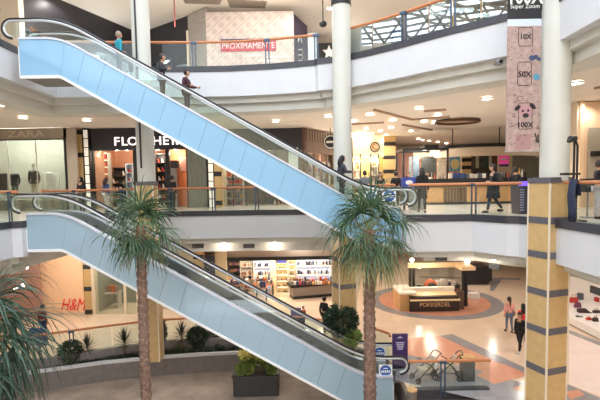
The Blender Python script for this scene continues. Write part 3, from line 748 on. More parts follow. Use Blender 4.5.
# ---- small garden plants
def leafball(c, r, n, size, rnd, sq=(1, 1, 1), jit=.25):
    f = MB()
    for i in range(n):
        z = 1-2*(i+.5)/n; a = i*2.39996; q = math.sqrt(1-z*z); d = Vector((q*math.cos(a), q*math.sin(a), z))
        rr = r*rnd.uniform(1-jit, 1.05)
        p = Vector(c)+Vector((d.x*sq[0], d.y*sq[1], d.z*sq[2]))*rr
        t = (d+Vector((rnd.uniform(-.8, .8), rnd.uniform(-.8, .8), rnd.uniform(-.3, .9)))).normalized(); s = t.cross(d)
        s = s.normalized() if s.length > 1e-3 else Vector((1, 0, 0)); n2 = s.cross(t)
        f.add([p, p+t*size*.5-s*size*.32, p+t*size+n2*size*.1, p+t*size*.5+s*size*.32], [(0, 1, 2), (0, 2, 3)])
    return f
def bush(label, p, r, seed, sq=(1, 1, 1), m=None, n=700, size=.12, name='round_shrub', cat='shrub', stem=None):
    rnd = random.Random(seed); root = thing(name, label, cat, p)
    f = leafball((0, 0, r*sq[2]*.95+.08), r, n, size, rnd, sq); g = leafball((0, 0, r*sq[2]*.95+.08), r*.72, n//2, size, rnd, sq)
    f.add(g.v, g.f); f.m = [0]*len(f.f); f.build('foliage', m or BUSH, root, world=False)
    s = MB()
    if stem: s.tube([(0, 0, stem-p[2]-.03), (0, 0, .3)], .05, 8)
    for a in range(4): s.tube([(0, 0, -.03), (.05*math.cos(a*1.6), .05*math.sin(a*1.6), r*.5), (r*.45*math.cos(a*1.6), r*.45*math.sin(a*1.6), r*1.1)], [.025, .02, .01], 6)
    s.build('stem', TRUNK, root, world=False); return root
def yucca(label, p, h, L, n, seed, m=None, name='yucca_plant', w=.03):
    rnd = random.Random(seed); root = thing(name, label, 'plant', p)
    if h > .1:
        s = MB(); s.tube([(0, 0, -.03), (.02, 0, h*.5), (0, .01, h)], [.05, .045, .04], 8); s.build('stem', TRUNK, root, world=False)
    f = MB()
    for i in range(n):
        u = i/n; e = R(88-105*u+rnd.uniform(-8, 8)); a = i*2.39996
        d = Vector((math.cos(e)*math.cos(a), math.cos(e)*math.sin(a), math.sin(e))); s = Vector((-math.sin(a), math.cos(a), 0))
        blade(f, (0, 0, h*(1-.35*u)), d, s, L*rnd.uniform(.85, 1.1), w, .03, 4)
    f.build('foliage', m or YUC, root, world=False); return root
BZ = -.43
def bed(px, py): p = gz(px, py, BZ); return (p.x, p.y, BZ)
bush('round dark shrub at the left end of the planting bed', bed(71, 364), .48, 1)
yucca('spiky yucca on a stem, right of the round dark shrub at the left end', bed(88, 361), .75, .60, 60, 2)
yucca('spiky yucca in the bed left of the slender palm trunk', bed(125, 357), .85, .62, 60, 3)
yucca('low pale agave in front of the shrub at the left end of the bed', bed(64, 364), .02, .42, 26, 4, AGA, 'agave_plant', .045)
yucca('low agave between the two spiky yuccas', bed(100, 359), .02, .40, 26, 5, AGA, 'agave_plant', .04)
bush('tall dense dark shrub behind the slender palm trunk', bed(157, 350), .56, 6, (.8, .8, 1.5), n=1500)
yucca('spiky yucca right of the tall dense shrub', bed(182, 351), .95, .62, 64, 7)
yucca('pale agave under the yucca beside the tall dense shrub', bed(179, 353), .02, .48, 30, 8, AGA, 'agave_plant', .045)
bush('round dark shrub in the bed partly behind the lower escalator', bed(198, 348), .48, 9, n=900)
yucca('small agave right of the round shrub near the escalator', bed(217, 350), .02, .40, 26, 10, AGA, 'agave_plant', .04)
bush('low leafy shrub under the slanting edge of the lower escalator', bed(213, 345), .34, 11)
yucca('small agave at the far end of the bed under the escalator edge', bed(160, 354), .02, .38, 26, 12, AGA, 'agave_plant', .04)
bush('big round green bush behind the escalator, in front of the white column', (xat(341, 18.15, 318), 18.15, at(341, 319, 18.15).z-.72), .62, 13, (1.05, .9, 1.0), n=1700, size=.13, m=leafmat('glossy bush', (66, 92, 66), (24, 40, 32)), stem=PITZ)
bush('small flowering shrub right of the big round bush', (xat(352, 18.05, 336), 17.98, at(352, 336, 17.98).z-.42), .34, 14, m=BUSHL, n=400, stem=PITZ)
gc = MB(); rg = random.Random(77)
for k in range(420):
    x = rg.uniform(-9.8, 1.5); y0 = 0
    for (ax, ay), (bx2, by2) in zip(BEDF[:-1], BEDF[1:]):
        if ax <= x <= bx2: y0 = ay+(by2-ay)*(x-ax)/(bx2-ax)
    if not y0 or (abs(x-X3) < .55 and y0 < 19.6): continue
    y = y0+rg.uniform(.25, .75); a = rg.uniform(0, 6.28); h = rg.uniform(.15, .34)
    for q in range(5):
        b2 = a+q*1.256; d = Vector((math.cos(b2)*.6, math.sin(b2)*.6, rg.uniform(.5, 1.1))); blade(gc, (x, y, BZ), d, Vector((-math.sin(b2), math.cos(b2), 0)), h, .03, .12, 3)
tag(gc.build('ground_cover', leafmat('ground cover', (60, 72, 48), (30, 38, 28)), smooth=None), 'low dark ground cover plants filling the raised planting bed', 'plants', kind='stuff')
# ---- square planter box
c = gz(256, 397, PITZ); cx, cy = c.x, c.y+.55
pb = thing('planter_box', 'dark square planter box on the stone paving under the lower escalator', 'planter', (cx, cy, PITZ))
PLAN = mat('charcoal planter', (58, 57, 58), .5, var=.1)
b = MB(); w_, d_, h_ = 1.86, 1.1, .80
o = [(-w_/2, -d_/2), (w_/2, -d_/2), (w_/2, d_/2), (-w_/2, d_/2)]
b.box((cx, cy, PITZ+h_/2), (w_, d_, h_)); b.build('box_body', PLAN, pb, bevel=.05)
b = MB()
for sx, sy, ax, ay in ((0, -1, w_, .08), (0, 1, w_, .08), (-1, 0, .08, d_), (1, 0, .08, d_)): b.box((cx+sx*(w_/2-.03), cy+sy*(d_/2-.03), PITZ+h_+.03), (ax+.06, ay+.04, .07))
b.build('rim', PLAN, pb); b = MB(); b.box((cx, cy, PITZ+h_+.02), (w_-.1, d_-.1, .04)); b.build('soil', SOIL, pb)
def flower(label, dx, dy, h, seed):
    rnd = random.Random(seed); root = thing('flowering_plant', label, 'plant', (cx+dx, cy+dy, PITZ+h_+.03))
    f = MB(); fl = MB(); st = MB()
    for k in range(9):
        a = k*2.4; t = Vector((math.cos(a)*.16, math.sin(a)*.12, h*rnd.uniform(.65, 1))); st.tube([(0, 0, -.02), t*.5, t], [.012, .01, .006], 5)
        g = leafball(t*.75, .16, 40, .11, rnd); f.add(g.v, g.f)
        g = leafball(t+Vector((0, 0, .05)), .125, 34, .12, rnd); fl.add(g.v, g.f)
    f.m = [0]*len(f.f); fl.m = [0]*len(fl.f)
    st.build('stem', BUSHL, root, world=False); f.build('foliage', BUSHL, root, world=False); fl.build('blossom', FLOW, root, world=False)
for i, (dx, dy, h, w) in enumerate(((-.45, .1, .80, 'leftmost'), (-.12, .2, .95, 'second from left'), (.2, .1, .85, 'third from left'), (.5, .2, .62, 'rightmost'))):
    flower('tall yellow flowered plant in the planter box, %s of the four' % w, dx, dy, h, 20+i)
for i, (dx, w) in enumerate(((-.62, 'left front corner'), (-.3, 'front edge, left of centre'), (.62, 'right front corner'))):
    b_ = bush('low bright green tuft at the %s of the planter box' % w, (cx+dx, cy-.3, PITZ+h_+.0), .19, 30+i, m=BUSHL, n=220, size=.10, name='leafy_tuft', cat='plant')
# ================================================================ shops, helpers
def rectY(px0, py0, px1, py1, Y): a = at(px0, py0, Y); b = at(px1, py1, Y); return a.x, b.x, b.z, a.z     # x0,x1,zlow,zhigh
def wallpiece(name, m, px0, px1, Y, z0, z1, t=.15):
    b = MB(); b.span((xat(px0, Y), Y, z0), (xat(px1, Y), Y+t, z1)); return struct(b.build(name, m))
NW = [200]
def wp(m, px0, px1, Y, z0, z1, t=.15):
    NW[0] += 1; return wallpiece('wall_%d' % NW[0], m, px0, px1, Y, z0, z1, t)
def side(m, x, Y0, Y1, z0, z1):
    NW[0] += 1; b = MB(); b.span((x-.06, Y0, z0), (x+.06, Y1, z1)); return struct(b.build('wall_%d' % NW[0], m))
def lamp(loc, e, col=(1, .86, .7), r=.15, kind='POINT', ang=150, blend=.6, rot=None):
    l = bpy.data.lights.new('lamp', kind); l.energy = e*1.6; l.color = col; l.shadow_soft_size = r
    if kind == 'SPOT': l.spot_size = R(ang); l.spot_blend = blend
    o = bpy.data.objects.new('lamp', l); COL.objects.link(o); o.location = loc
    if rot: o.rotation_euler = rot
    return o
def pillar_strip(label, px0, px1, Y, z0, z1, m, bands=(), bm=BLACK, thick=.5):
    x0, x1 = xat(px0, Y), xat(px1, Y)
    root = thing('shop_pillar', label, 'pillar', ((x0+x1)/2, Y, z0)); root['kind'] = 'structure'
    b = MB(); b.span((x0, Y, z0), (x1, Y+thick, z1)); b.build('pillar_shaft', m, root)
    for py in bands:
        z = at(px0, py, Y).z; b = MB(); b.span((x0-.01, Y-.02, z-.13), (x1+.01, Y+.1, z+.13)); b.build('pillar_band', bm, root)
    return root
CW = mat('clothes white', (232, 230, 226), .8)
GRN = mat('grey green shop wall', (150, 152, 142), .6, var=.06)
GRN2 = mat('grey green panel', (150, 152, 140), .6, var=.04)
SHOPB = mat('black fascia', (44, 42, 48), .45, var=.08)
LETW = mat('white letters', (246, 244, 246), .4, emit=.9)
LETB = mat('pale metal letters', (216, 202, 188), .4)
ORANGEW = mat('orange shop wall', (226, 150, 104), .6, var=.05)
BROWNW = mat('brown wood slats', (98, 72, 62), .55, var=.15, scale=8)
WARMW = mat('warm shop wall', (190, 140, 112), .6, var=.08)
YELW = mat('yellow lit shop wall', (250, 220, 150), .6)
MET = mat('pale frame', (206, 200, 190), .4)
# ------------------------------------------------ MIDDLE FLOOR: clothing shop
Y = 24.7
zt = C1; zg = at(30, 139, Y).z
wp(GREIGE, -60, 69, Y, zg, zt); wp(GREIGE, 66, 78, Y, Z1, zt)
wp(GREIGE, -60, -14, Y, Z1, zg)
sh = thing('shop_sign', 'raised pale letters over the big clothing shop window', 'sign', (xat(29, Y), Y-.05, at(29, 135, Y).z))
text('ZARA', .50, LETB, sh, 'letters', (xat(29.5, Y), Y-.06, at(30, 134.3, Y).z), depth=.02, sx=1.55, spacing=1.0)
g = MB(); g.span((xat(-14, Y), Y+.04, Z1+.05), (xat(66.3, Y), Y+.06, zg-.02)); w1 = struct(g.build('window_1', SHOPG))
for i, px in enumerate((9.5, 37.5)):
    f = MB(); f.span((xat(px, Y)-.015, Y+.02, Z1), (xat(px, Y)+.015, Y+.08, zg)); struct(f.build('trim_%d' % (71+i), MET))
f = MB(); f.span((xat(66, Y), Y-.03, Z1), (xat(68.3, Y), Y+.15, zg+.05)); struct(f.build('trim_75', BLACK))
f = MB(); f.span((xat(-14, Y), Y, zg-.06), (xat(68.3, Y), Y+.1, zg)); struct(f.build('trim_76', DARK))
wp(GRN, -80, 80, Y+3.4, Z1, C1)
side(GRN, xat(70, Y)+.1, Y+.2, Y+3.4, Z1, C1)
b = MB(); b.span((xat(-14, Y), Y+.2, Z1), (xat(66, Y), Y+1.6, Z1+.62)); struct(b.build('trim_77', GREIGE))
def mannequin(label, px, Y, top, legs, head=True, s=1.0):
    x = xat(px, Y); root = thing('mannequin', label, 'mannequin', (x, Y, Z1+.62))
    TM = cloth('%d %d %d' % top, top); LM = cloth('%d %d %d' % legs, legs)
    def P(*a): return Vector(a)*s
    V = [P(0, 0, 1.0), P(0, 0, 1.2), P(0, 0, 1.42), P(.2, 0, 1.46), P(.27, .02, 1.15), P(.26, -.02, .9), P(-.2, 0, 1.46), P(-.27, .02, 1.15), P(-.26, -.02, .9), P(0, 0, .86)]
    r = [.17, .16, .18, .08, .065, .05, .08, .065, .05, .19]
    pobj('coat', skinmesh(V, [(0, 1), (1, 2), (2, 3), (3, 4), (4, 5), (2, 6), (6, 7), (7, 8), (0, 9)], [q*s for q in r]), TM, root)
    V = [P(0, 0, .95), P(.1, 0, .9), P(.11, 0, .5), P(.11, 0, .08), P(-.1, 0, .9), P(-.11, 0, .5), P(-.11, 0, .08)]
    pobj('legs', skinmesh(V, [(0, 1), (1, 2), (2, 3), (0, 4), (4, 5), (5, 6)], [q*s for q in (.13, .095, .065, .045, .095, .065, .045)]), LM, root)
    if head:
        m = MB(); m.ball((0, 0, 1.78*s), .115*s, 14, 10, (.8, .95, 1.2)); m.tube([(0, 0, 1.45*s), (0, 0, 1.7*s)], .055*s, 8); pobj('head', m.mesh('h', MET), MET, root)
    m = MB(); m.lathe([(.22*s, 0), (.22*s, .025*s)], n=20); m.tube([(0, 0, 0), (0, 0, .9*s)], .015, 6); m.build('stand', STEEL, root, world=False)
    return root
mannequin('mannequin with pale head, dark coat and light trousers in the clothing shop window', 34.5, Y+.8, (62, 62, 64), (206, 190, 164), True, 1.08)
mannequin('headless mannequin in a dark jacket in the clothing shop window, left of the other', 15, Y+.9, (40, 42, 46), (120, 122, 120), False, .98)
r = thing('clothes_rail', 'white garment on a thin rail in the clothing shop window', 'clothes', (xat(51, Y+1), Y+1, Z1+.62))
m = MB(); m.tube([(-.5, 0, 0), (-.5, 0, 1.5), (.5, 0, 1.5), (.5, 0, 0)], .015, 6); m.build('rail_frame', STEEL, r, world=False)
m = MB(); m.prismY([(-.22, 1.40), (0, 1.46), (.2, 1.38), (.26, .95), (.14, .55), (-.1, .5), (-.2, .9)], -.06, .06); m.build('garment', CW, r, world=False)
d = thing('display_screen', 'dark rectangular display frame at the left end of the clothing shop window', 'screen', (xat(2, Y+1), Y+1, Z1+.62))
m = MB(); m.box((0, 0, .95), (.62, .06, 1.1)); m.build('screen_panel', DARK, d, world=False); m = MB(); m.box((0, 0, .2), (.06, .05, .42)); m.box((0, 0, .015), (.4, .3, .03)); m.build('screen_stand', STEEL, d, world=False)
for k in range(4): lamp((xat(-4+20*k, Y+1.6), Y+1.5, C1-.5), 110, (1, .95, .88), .1)
# ------------------------------------------------ pillars between the shops
Y = 25.2
pillar_strip('tan tiled wall strip with dark bands between the clothing shop and the shoe shop', 77.6, 84, Y, Z1, C1, TAN, (132, 155, 183))
def lit_strip(label, px0, px1, Y, n=9):
    x0, x1 = xat(px0, Y), xat(px1, Y); root = thing('lit_tile_column', label, 'light column', ((x0+x1)/2, Y, Z1)); root['kind'] = 'structure'
    b = MB(); b.span((x0-.06, Y, Z1), (x1+.06, Y+.4, C1)); b.build('dark_frame', BLACK, root)
    h = (C1-.05-Z1)/n; mm = mat('lit white tile', (248, 240, 226), .4, emit=.35)
    for i in range(n): b = MB(); b.span((x0, Y-.04, Z1+h*i+.02), (x1, Y, Z1+h*(i+1)-.03)); b.build('lit_tile', mm, root)
lit_strip('column of lit white tiles at the left edge of the shoe shop', 86.2, 90, Y)
lit_strip('column of lit white tiles at the right edge of the shoe shop', 209, 213.5, Y)
pillar_strip('tan tiled wall strip right of the lit tile column, above the railing', 214.5, 221.5, Y, Z1, C1, TAN, (174, 203))
# ------------------------------------------------ shoe shop
Y = 25.5; z0 = at(110, 150.5, Y).z
fs = thing('shop_fascia', 'black fascia board with white letters over the shoe shop', 'shop sign', (xat(150, Y), Y, z0))
b = MB(); b.span((xat(91, Y), Y-.1, z0), (xat(208, Y), Y+.3, C1)); b.build('fascia_board', SHOPB, fs)
# the ninth letter stands behind the escalator, the fourth and fifth behind the column
for ch, px, w in (('F', 119.5, 1), ('L', 127, 1), ('O', 135.3, 1), ('R', 142, 1), ('S', 149.5, 1), ('H', 159.5, 1), ('E', 168, 1), ('I', 175, 1), ('M', 182.5, 1)):
    text(ch, .66, LETW, fs, 'letter', (xat(px, Y), Y-.12, at(150, 141.5, Y).z), depth=.015, sx=1.12, offset=.012)
for px0, px1, nm in ((91, 94, 'a'), (134, 137.5, 'b'), (166.5, 170, 'c'), (187, 189, 'd'), (207, 209, 'e')):
    wp(BLACK, px0, px1, Y, Z1, z0, .25)
wp(WARMW, 90, 215, Y+3.2, Z1, C1); side(WARMW, xat(92, Y), Y+.2, Y+3.2, Z1, C1); side(ORANGEW, xat(190, Y), Y+.2, Y+3.2, Z1, C1)
wp(ORANGEW, 169, 190, Y+1.6, Z1, z0+.2)
cu = MB(); pts = []
for i in range(41): pts.append((xat(188.5, Y)+(xat(207.5, Y)-xat(188.5, Y))*i/40, Y-.12+.05*math.sin(i*PI/2.0)))
cu.band(pts, [(p[0], p[1]+.03) for p in pts], Z1+.02, z0+.1)
tag(cu.build('pleated_screen', GRN2), 'grey green pleated screen in the shop front left of the lit tile column', 'screen')
b = MB(); b.span((xat(188, Y), Y-.02, z0-.25), (xat(208, Y), Y+.04, z0)); struct(b.build('trim_78', DARK))
g = MB(); g.span((xat(94, Y), Y+.05, Z1+.05), (xat(112, Y), Y+.07, z0)); struct(g.build('window_2', SHOPG))
SHC = [mat('goods %d' % i, c, .6) for i, c in enumerate(((226, 120, 60), (236, 228, 222), (60, 46, 44), (190, 60, 52), (150, 104, 76), (236, 176, 110), (52, 70, 120), (210, 196, 180), (110, 60, 90), (90, 96, 104)))]
NSH = [0]
def shelf(label, x0, x1, Y, z0, z1, n, depth=.4, m=None, back=None, glow=False):
    root = thing('display_shelf', label, 'shelf', ((x0+x1)/2, Y, z0)); m = m or MET
    b = MB(); b.span((x0, Y+depth, z0), (x1, Y+depth+.03, z1)); b.build('back_panel', back or m, root)
    for x in (x0, x1): b = MB(); b.span((x-.025, Y, z0), (x+.025, Y+depth+.03, z1)); b.build('side_panel', m, root)
    zs = []
    for i in range(n+1):
        z = z0+(z1-z0)*i/n; b = MB(); b.span((x0, Y, z-.02), (x1, Y+depth, z+.02)); b.build('shelf_board', m, root); zs.append(z+.021)
        if glow and i: b = MB(); b.span((x0+.03, Y+.02, z-.04), (x1-.03, Y+.07, z-.021)); b.build('light_strip', LIGHTS, root)
    return zs[:-1], (z1-z0)/n
def goods(name, label, cat, x0, x1, Y, z, h, n, mats, seed, group, kind='box', depth=.25):
    rnd = random.Random(seed); w = (x1-x0)/n
    for i in range(n):
        x = x0+w*(i+.5); hh = h*rnd.uniform(.5, .92); ww = w*rnd.uniform(.6, .85); m = rnd.choice(mats); b = MB()
        if kind == 'box': b.box((x, Y+depth/2, z+hh/2), (ww, depth, hh), rnd.uniform(-.1, .1))
        elif kind == 'bottle': b.lathe([(ww*.42, 0), (ww*.45, hh*.1), (ww*.45, hh*.55), (ww*.2, hh*.72), (ww*.18, hh)], (x, Y+depth/2, z), 12)
        elif kind == 'bag':
            b.prismY([(x-ww*.5, z), (x+ww*.5, z), (x+ww*.4, z+hh*.6), (x-ww*.4, z+hh*.6)], Y+.05, Y+depth*.8)
            b.tube([(x-ww*.25, Y+depth*.45, z+hh*.58), (x-ww*.2, Y+depth*.45, z+hh*.95), (x+ww*.2, Y+depth*.45, z+hh*.95), (x+ww*.25, Y+depth*.45, z+hh*.58)], .015, 6)
        elif kind == 'shoe':
            b.prismY([(x-ww*.5, z), (x+ww*.5, z), (x+ww*.5, z+.03), (x+ww*.1, z+hh*.45), (x-ww*.1, z+hh*.8), (x-ww*.45, z+hh*.85)], Y+.05, Y+.15)
        o = b.build(name, m); tag(o, label, cat, group)
# shoe shop interior
def interior(label, px0, px1, Y, pys, n, seed, mats, kind, nm, lab, cat, grp, m=None, glow=False):
    x0, x1 = xat(px0, Y), xat(px1, Y); z0 = Z1; z1 = at(px0, pys[0], Y).z
    zs, h = shelf(label, x0, x1, Y, z0, z1, pys[1], m=m, glow=glow)
    for i, z in enumerate(zs): goods(nm, lab, cat, x0+.05, x1-.05, Y+.05, z, h*.8, n, mats, seed+i, grp, kind)
interior('shelf of shoes and orange boxes inside the shoe shop, left wall', 95, 109, Y+1.6, (153, 8), 3, 1, SHC[:6], 'box', 'shoe_box', 'shoe box on the left shelf of the shoe shop', 'box', 'shoe boxes on the left shelf of the shoe shop', glow=True)
interior('shelf of shoes at the back of the shoe shop, left of the white column', 111, 126, Y+2.6, (168, 5), 4, 20, SHC[1:5], 'shoe', 'shoe', 'shoe on the back shelf of the shoe shop', 'shoe', 'shoes on the back shelf of the shoe shop', m=DARK)
interior('pale shelf of shoes near the entrance of the shoe shop', 126.5, 133, Y+1.2, (164, 5), 2, 40, [SHC[3], SHC[6], SHC[1]], 'shoe', 'shoe', 'shoe on the pale shelf by the shop entrance', 'shoe', 'shoes on the pale shelf by the entrance', m=mat('pale blue shelf', (196, 210, 220), .5))
interior('dark shelf of shoes right of the white column', 156.5, 166, Y+1.2, (154, 6), 2, 60, [SHC[0], SHC[3], SHC[1], SHC[5]], 'shoe', 'shoe', 'shoe on the dark shelf right of the white column', 'shoe', 'shoes on the dark shelf right of the column', m=DARK)
pic = thing('wall_picture', 'framed picture hanging on the orange lit shop wall', 'picture', (xat(184, Y+1.5), Y+1.55, at(184, 164, Y+1.5).z-.4))
b = MB(); b.box((0, 0, .4), (.42, .05, .8)); b.build('picture_frame', MET, pic, world=False); b = MB(); b.box((0, -.03, .4), (.34, .02, .7)); b.build('picture', PINKB, pic, world=False)
dm = thing('doorway_display', 'grey display stand with a dark top against the orange lit wall', 'display stand', (xat(173.5, Y+1.1), Y+1.2, Z1))
b = MB(); b.span((-.22, -.15, 0), (.22, .15, 2.3)); b.build('stand_body', GREY, dm, world=False); b = MB(); b.span((-.3, -.17, 2.3), (.3, .17, 2.75)); b.build('stand_top', DARK, dm, world=False)
for px in (102, 120, 130, 160, 178): lamp((xat(px, Y+1.2), Y+1.0, z0-.15), 40, (1, .8, .62), .08)
# ------------------------------------------------ dark shop right of it, seen under the upper escalator
Y = 26.5
wp(DARK, 222, 262, Y, at(240, 150, Y).z, C1, .2); wp(SHOPB, 257, 306, Y, at(280, 150, Y).z, C1, .2)
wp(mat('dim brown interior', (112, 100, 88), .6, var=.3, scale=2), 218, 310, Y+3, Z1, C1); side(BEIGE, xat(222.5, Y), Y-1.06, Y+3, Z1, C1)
g = MB(); g.span((xat(223, Y), Y+.02, Z1), (xat(303, Y), Y+.04, at(240, 150, Y).z)); struct(g.build('window_3', SHOPG))
for i, px in enumerate((232.5, 246, 262, 276, 290)): wp(BLACK, px, px+1, Y, Z1, at(px, 150, Y).z, .1)
interior('shelf of small goods in the dark shop, seen under the upper escalator', 225, 243, Y+1.2, (170, 5), 6, 80, SHC, 'box', 'small_box', 'small box on the shelf of the dark shop', 'box', 'small boxes in the dark shop')
interior('wide shelf of goods in the dark shop behind the escalator handrail', 264, 300, Y+1.6, (163, 6), 9, 100, SHC, 'bottle', 'bottle', 'bottle on the wide shelf of the dark shop', 'bottle', 'bottles in the dark shop', m=DARK)
for px in (235, 270, 292): lamp((xat(px, Y+1), Y+.9, C1-1.6), 40, (1, .85, .7), .1)
cur = MB(); pts = [(xat(289, 25.9)+.55*i/20, 25.9+.05*math.sin(i*PI/2)) for i in range(21)]
cur.band(pts, [(p[0], p[1]+.03) for p in pts], Z1+.02, Z1+3.3); tag(cur.build('white_banner', CW), 'tall white curved banner seen through the escalator balustrade', 'banner')
# brown slatted shop turning away to the back
a = Vector((xat(304.5, 26.4), 26.4)); b_ = Vector((xat(334, 29.8, 160), 29.8))
sl = thing('slatted_front', 'brown wooden shop front with two rows of slats and a round sign', 'shop front', (a.x, a.y, Z1)); sl['kind'] = 'structure'
zlow = at(305, 152, 26.4).z
m = MB(); m.band([a, b_], [a+Vector((-.2, .2)), b_+Vector((-.2, .2))], zlow, C1); m.build('front_panel', BROWNW, sl)
t = (b_-a).normalized(); ang = math.atan2(t.y, t.x); L = (b_-a).length
SLAT = mat('pale slat', (168, 150, 136), .5)
for row in (0, 1):
    for i in range(9):
        c2 = a+t*(L*(.10+.085*i)); z = zlow+1.05+.82*row
        m = MB(); m.box((c2.x+.06, c2.y-.09, z), (.05, .04, .68), ang); m.build('slat', SLAT, sl)
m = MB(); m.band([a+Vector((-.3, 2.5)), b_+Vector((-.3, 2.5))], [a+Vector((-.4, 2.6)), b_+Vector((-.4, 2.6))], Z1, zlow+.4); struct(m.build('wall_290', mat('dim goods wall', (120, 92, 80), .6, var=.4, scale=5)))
for i in range(5):
    c2 = a+t*(L*(.08+.22*i)); m = MB(); m.box((c2.x, c2.y, (Z1+zlow)/2), (.12, .12, zlow-Z1), ang); struct(m.build('trim_%d' % (80+i), BROWNW))
interior('rack of bright goods in the brown slatted shop, seen over the escalator', 306, 330, 29.2, (163, 4), 8, 130, SHC, 'bag', 'handbag', 'bag on the rack of the brown slatted shop', 'bag', 'bags in the brown slatted shop')
rs = thing('round_sign', 'round projecting sign beside the white column', 'sign', (xat(331, 26.8), 26.8, at(331, 142, 26.8).z-.4))
m = MB(); m.mi = 0; m.prismY([(.42*math.cos(2*PI*k/32), .4+.42*math.sin(2*PI*k/32)) for k in range(32)], -.05, .05); m.build('sign_disc', BLACK, rs, world=False)
m = MB(); n = 32; m.tube([(.36*math.cos(2*PI*k/n), -.06, .4+.36*math.sin(2*PI*k/n)) for k in range(n)], .03, 6, closed=True); m.box((0, -.06, .4), (.5, .02, .12)); m.build('sign_print', CW, rs, world=False)
m = MB(); m.tube([(0, 0, .8), (0, 0, C1-rs.location.z+.02)], .03, 6); m.build('bracket', BLACK, rs, world=False)
lamp((xat(315, 27.5), 27.6, Z1+2.6), 60, (1, .8, .65), .1)
# ------------------------------------------------ middle: yellow lit shop, tan pillars, wood walls
Y = 31.0
wp(YELW, 348, 384, Y+1.6, Z1, at(360, 158, Y).z+.5); wp(mat('pale lit fascia', (250, 232, 200), .5), 348, 384, Y, at(360, 157, Y).z, C1, .3)
for px, w in ((351.5, 1.6), (360.5, .9), (370.5, 1.1), (378.5, .8)): wp(BLACK, px, px+w, Y-.05, Z1, at(px, 154 if w < 1.5 else 138, Y).z, .2)
cs = thing('gold_letter_sign', 'round gold letter sign on the pale fascia of the yellow lit shop', 'sign', (xat(375, Y), Y-.05, at(375, 147, Y).z-.3))
text('C', .62, mat('gold', (196, 150, 60), .3, .6), cs, 'letter', (xat(375, Y), Y-.08, at(375, 147, Y).z), depth=.04)
m = MB(); m.tube([(xat(375, Y)+.30*math.cos(2*PI*k/24), Y-.06, at(375, 147, Y).z+.32*math.sin(2*PI*k/24)) for k in range(24)], .04, 6, closed=True); m.build('ring', BLACK, cs)
interior('lit shelf of goods in the yellow lit shop, left of the doorway', 354, 360, Y+1.0, (162, 5), 3, 200, [SHC[0], SHC[5], SHC[1], SHC[4]], 'box', 'small_box', 'small box on the lit shelf of the yellow shop', 'box', 'boxes in the yellow lit shop', m=MET, glow=True)
interior('lit shelf of goods in the yellow lit shop, right of the doorway', 371, 378, Y+1.0, (158, 5), 3, 220, [SHC[4], SHC[7], SHC[9]], 'bottle', 'bottle', 'bottle on the right shelf of the yellow shop', 'bottle', 'bottles in the yellow lit shop', m=MET)
for px in (356, 366, 376): lamp((xat(px, Y+.8), Y+.7, at(360, 160, Y).z), 38, (1, .82, .5), .1)
for px, py in ((358, 147), (365, 146)): lamp((xat(px, Y-.5), Y-.6, at(px, py, Y).z+.6), 26, (1, .85, .6), .06)
pillar_strip('tall tan pillar with black bands beyond the people at the railing', 383.5, 395.8, 32, Z1, C1, TAN, (144, 157.5, 171.5))
wp(PINKB, 395, 408, 33, Z1, at(400, 153, 33).z, .2); wp(CREAM, 384, 545, 40, Z1+3, C1)
wp(mat('pink wood wall', (196, 142, 116), .6, var=.06), 395, 470, 38, Z1, at(420, 152, 38).z)
pillar_strip('tan pillar with black bands behind the food counter', 462, 471, 33, Z1, at(465, 152, 33).z, TAN, (160, 167.5), BLACK)
# black kiosk frame
Y = 27.5
kf = thing('market_kiosk', 'black square kiosk frame with glass display, behind the blue banner', 'kiosk', (xat(425, Y), Y, Z1))
x0, x1 = xat(403.5, Y), xat(447.5, Y); zt = at(425, 149.5, Y).z
for x in (x0, x1):
    for yy in (Y, Y+2): m = MB(); m.box((x, yy, (Z1+zt)/2), (.10, .10, zt-Z1)); m.build('frame_post', BLACK, kf)
m = MB(); m.span((x0-.05, Y-.05, zt-.05), (x1+.05, Y+.05, zt+.08)); m.span((x0-.05, Y+1.95, zt-.05), (x1+.05, Y+2.05, zt+.08)); m.span((x0-.05, Y, zt-.05), (x0+.05, Y+2, zt+.08)); m.span((x1-.05, Y, zt-.05), (x1+.05, Y+2, zt+.08)); m.build('frame_beam', BLACK, kf)
m = MB(); m.span((xat(424, Y), Y-.1, zt+.06), (xat(438, Y), Y+1.2, zt+.28)); m.build('roof_unit', BLACK, kf)
m = MB(); m.span((x0, Y+.2, Z1), (x1, Y+1.0, Z1+1.0)); m.build('counter_base', DARK, kf)
MIR = glass('display glass', (.6, .66, .68), 1.8)
for px0, px1, c_ in ((409, 412, (150, 160, 166)), (413, 419, (126, 150, 170)), (421.5, 436, (74, 78, 76)), (437, 446, (196, 182, 160))):
    m = MB(); m.span((xat(px0, Y+1.7), Y+1.7, Z1+1.0), (xat(px1, Y+1.7), Y+1.76, at(425, 156.5, Y+1.7).z)); m.build('display_panel', mat('display %d %d %d' % c_, c_, .3, var=.3, scale=6), kf)
goods('bottle', 'bottle on the counter inside the black kiosk frame', 'bottle', xat(411, Y+.5), xat(445, Y+.5), Y+.5, Z1+1.0, .9, 12, SHC, 301, 'bottles on the kiosk counter', 'bottle')
lamp((xat(425, Y+1), Y+1, zt-.3), 60, (1, .85, .7), .1)
bb = thing('counter_banner', 'blue banner with a white mark on the small counter at the railing', 'banner', (xat(412, 19.5), 19.5, Z1))
m = MB(); m.span((xat(411, 19.5), 19.5, Z1), (xat(424, 19.5), 19.9, Z1+1.0)); m.build('counter_body', GRN2, bb)
m = MB(); m.span((xat(403, 19.5), 19.48, Z1+.96), (xat(419.5, 19.5), 19.9, Z1+1.42)); m.build('blue_panel', mat('banner blue', (52, 72, 160), .5), bb)
m = MB(); m.span((xat(404, 19.5), 19.6, Z1), (xat(406, 19.5), 19.7, Z1+.96)); m.build('counter_leg', DARK, bb)
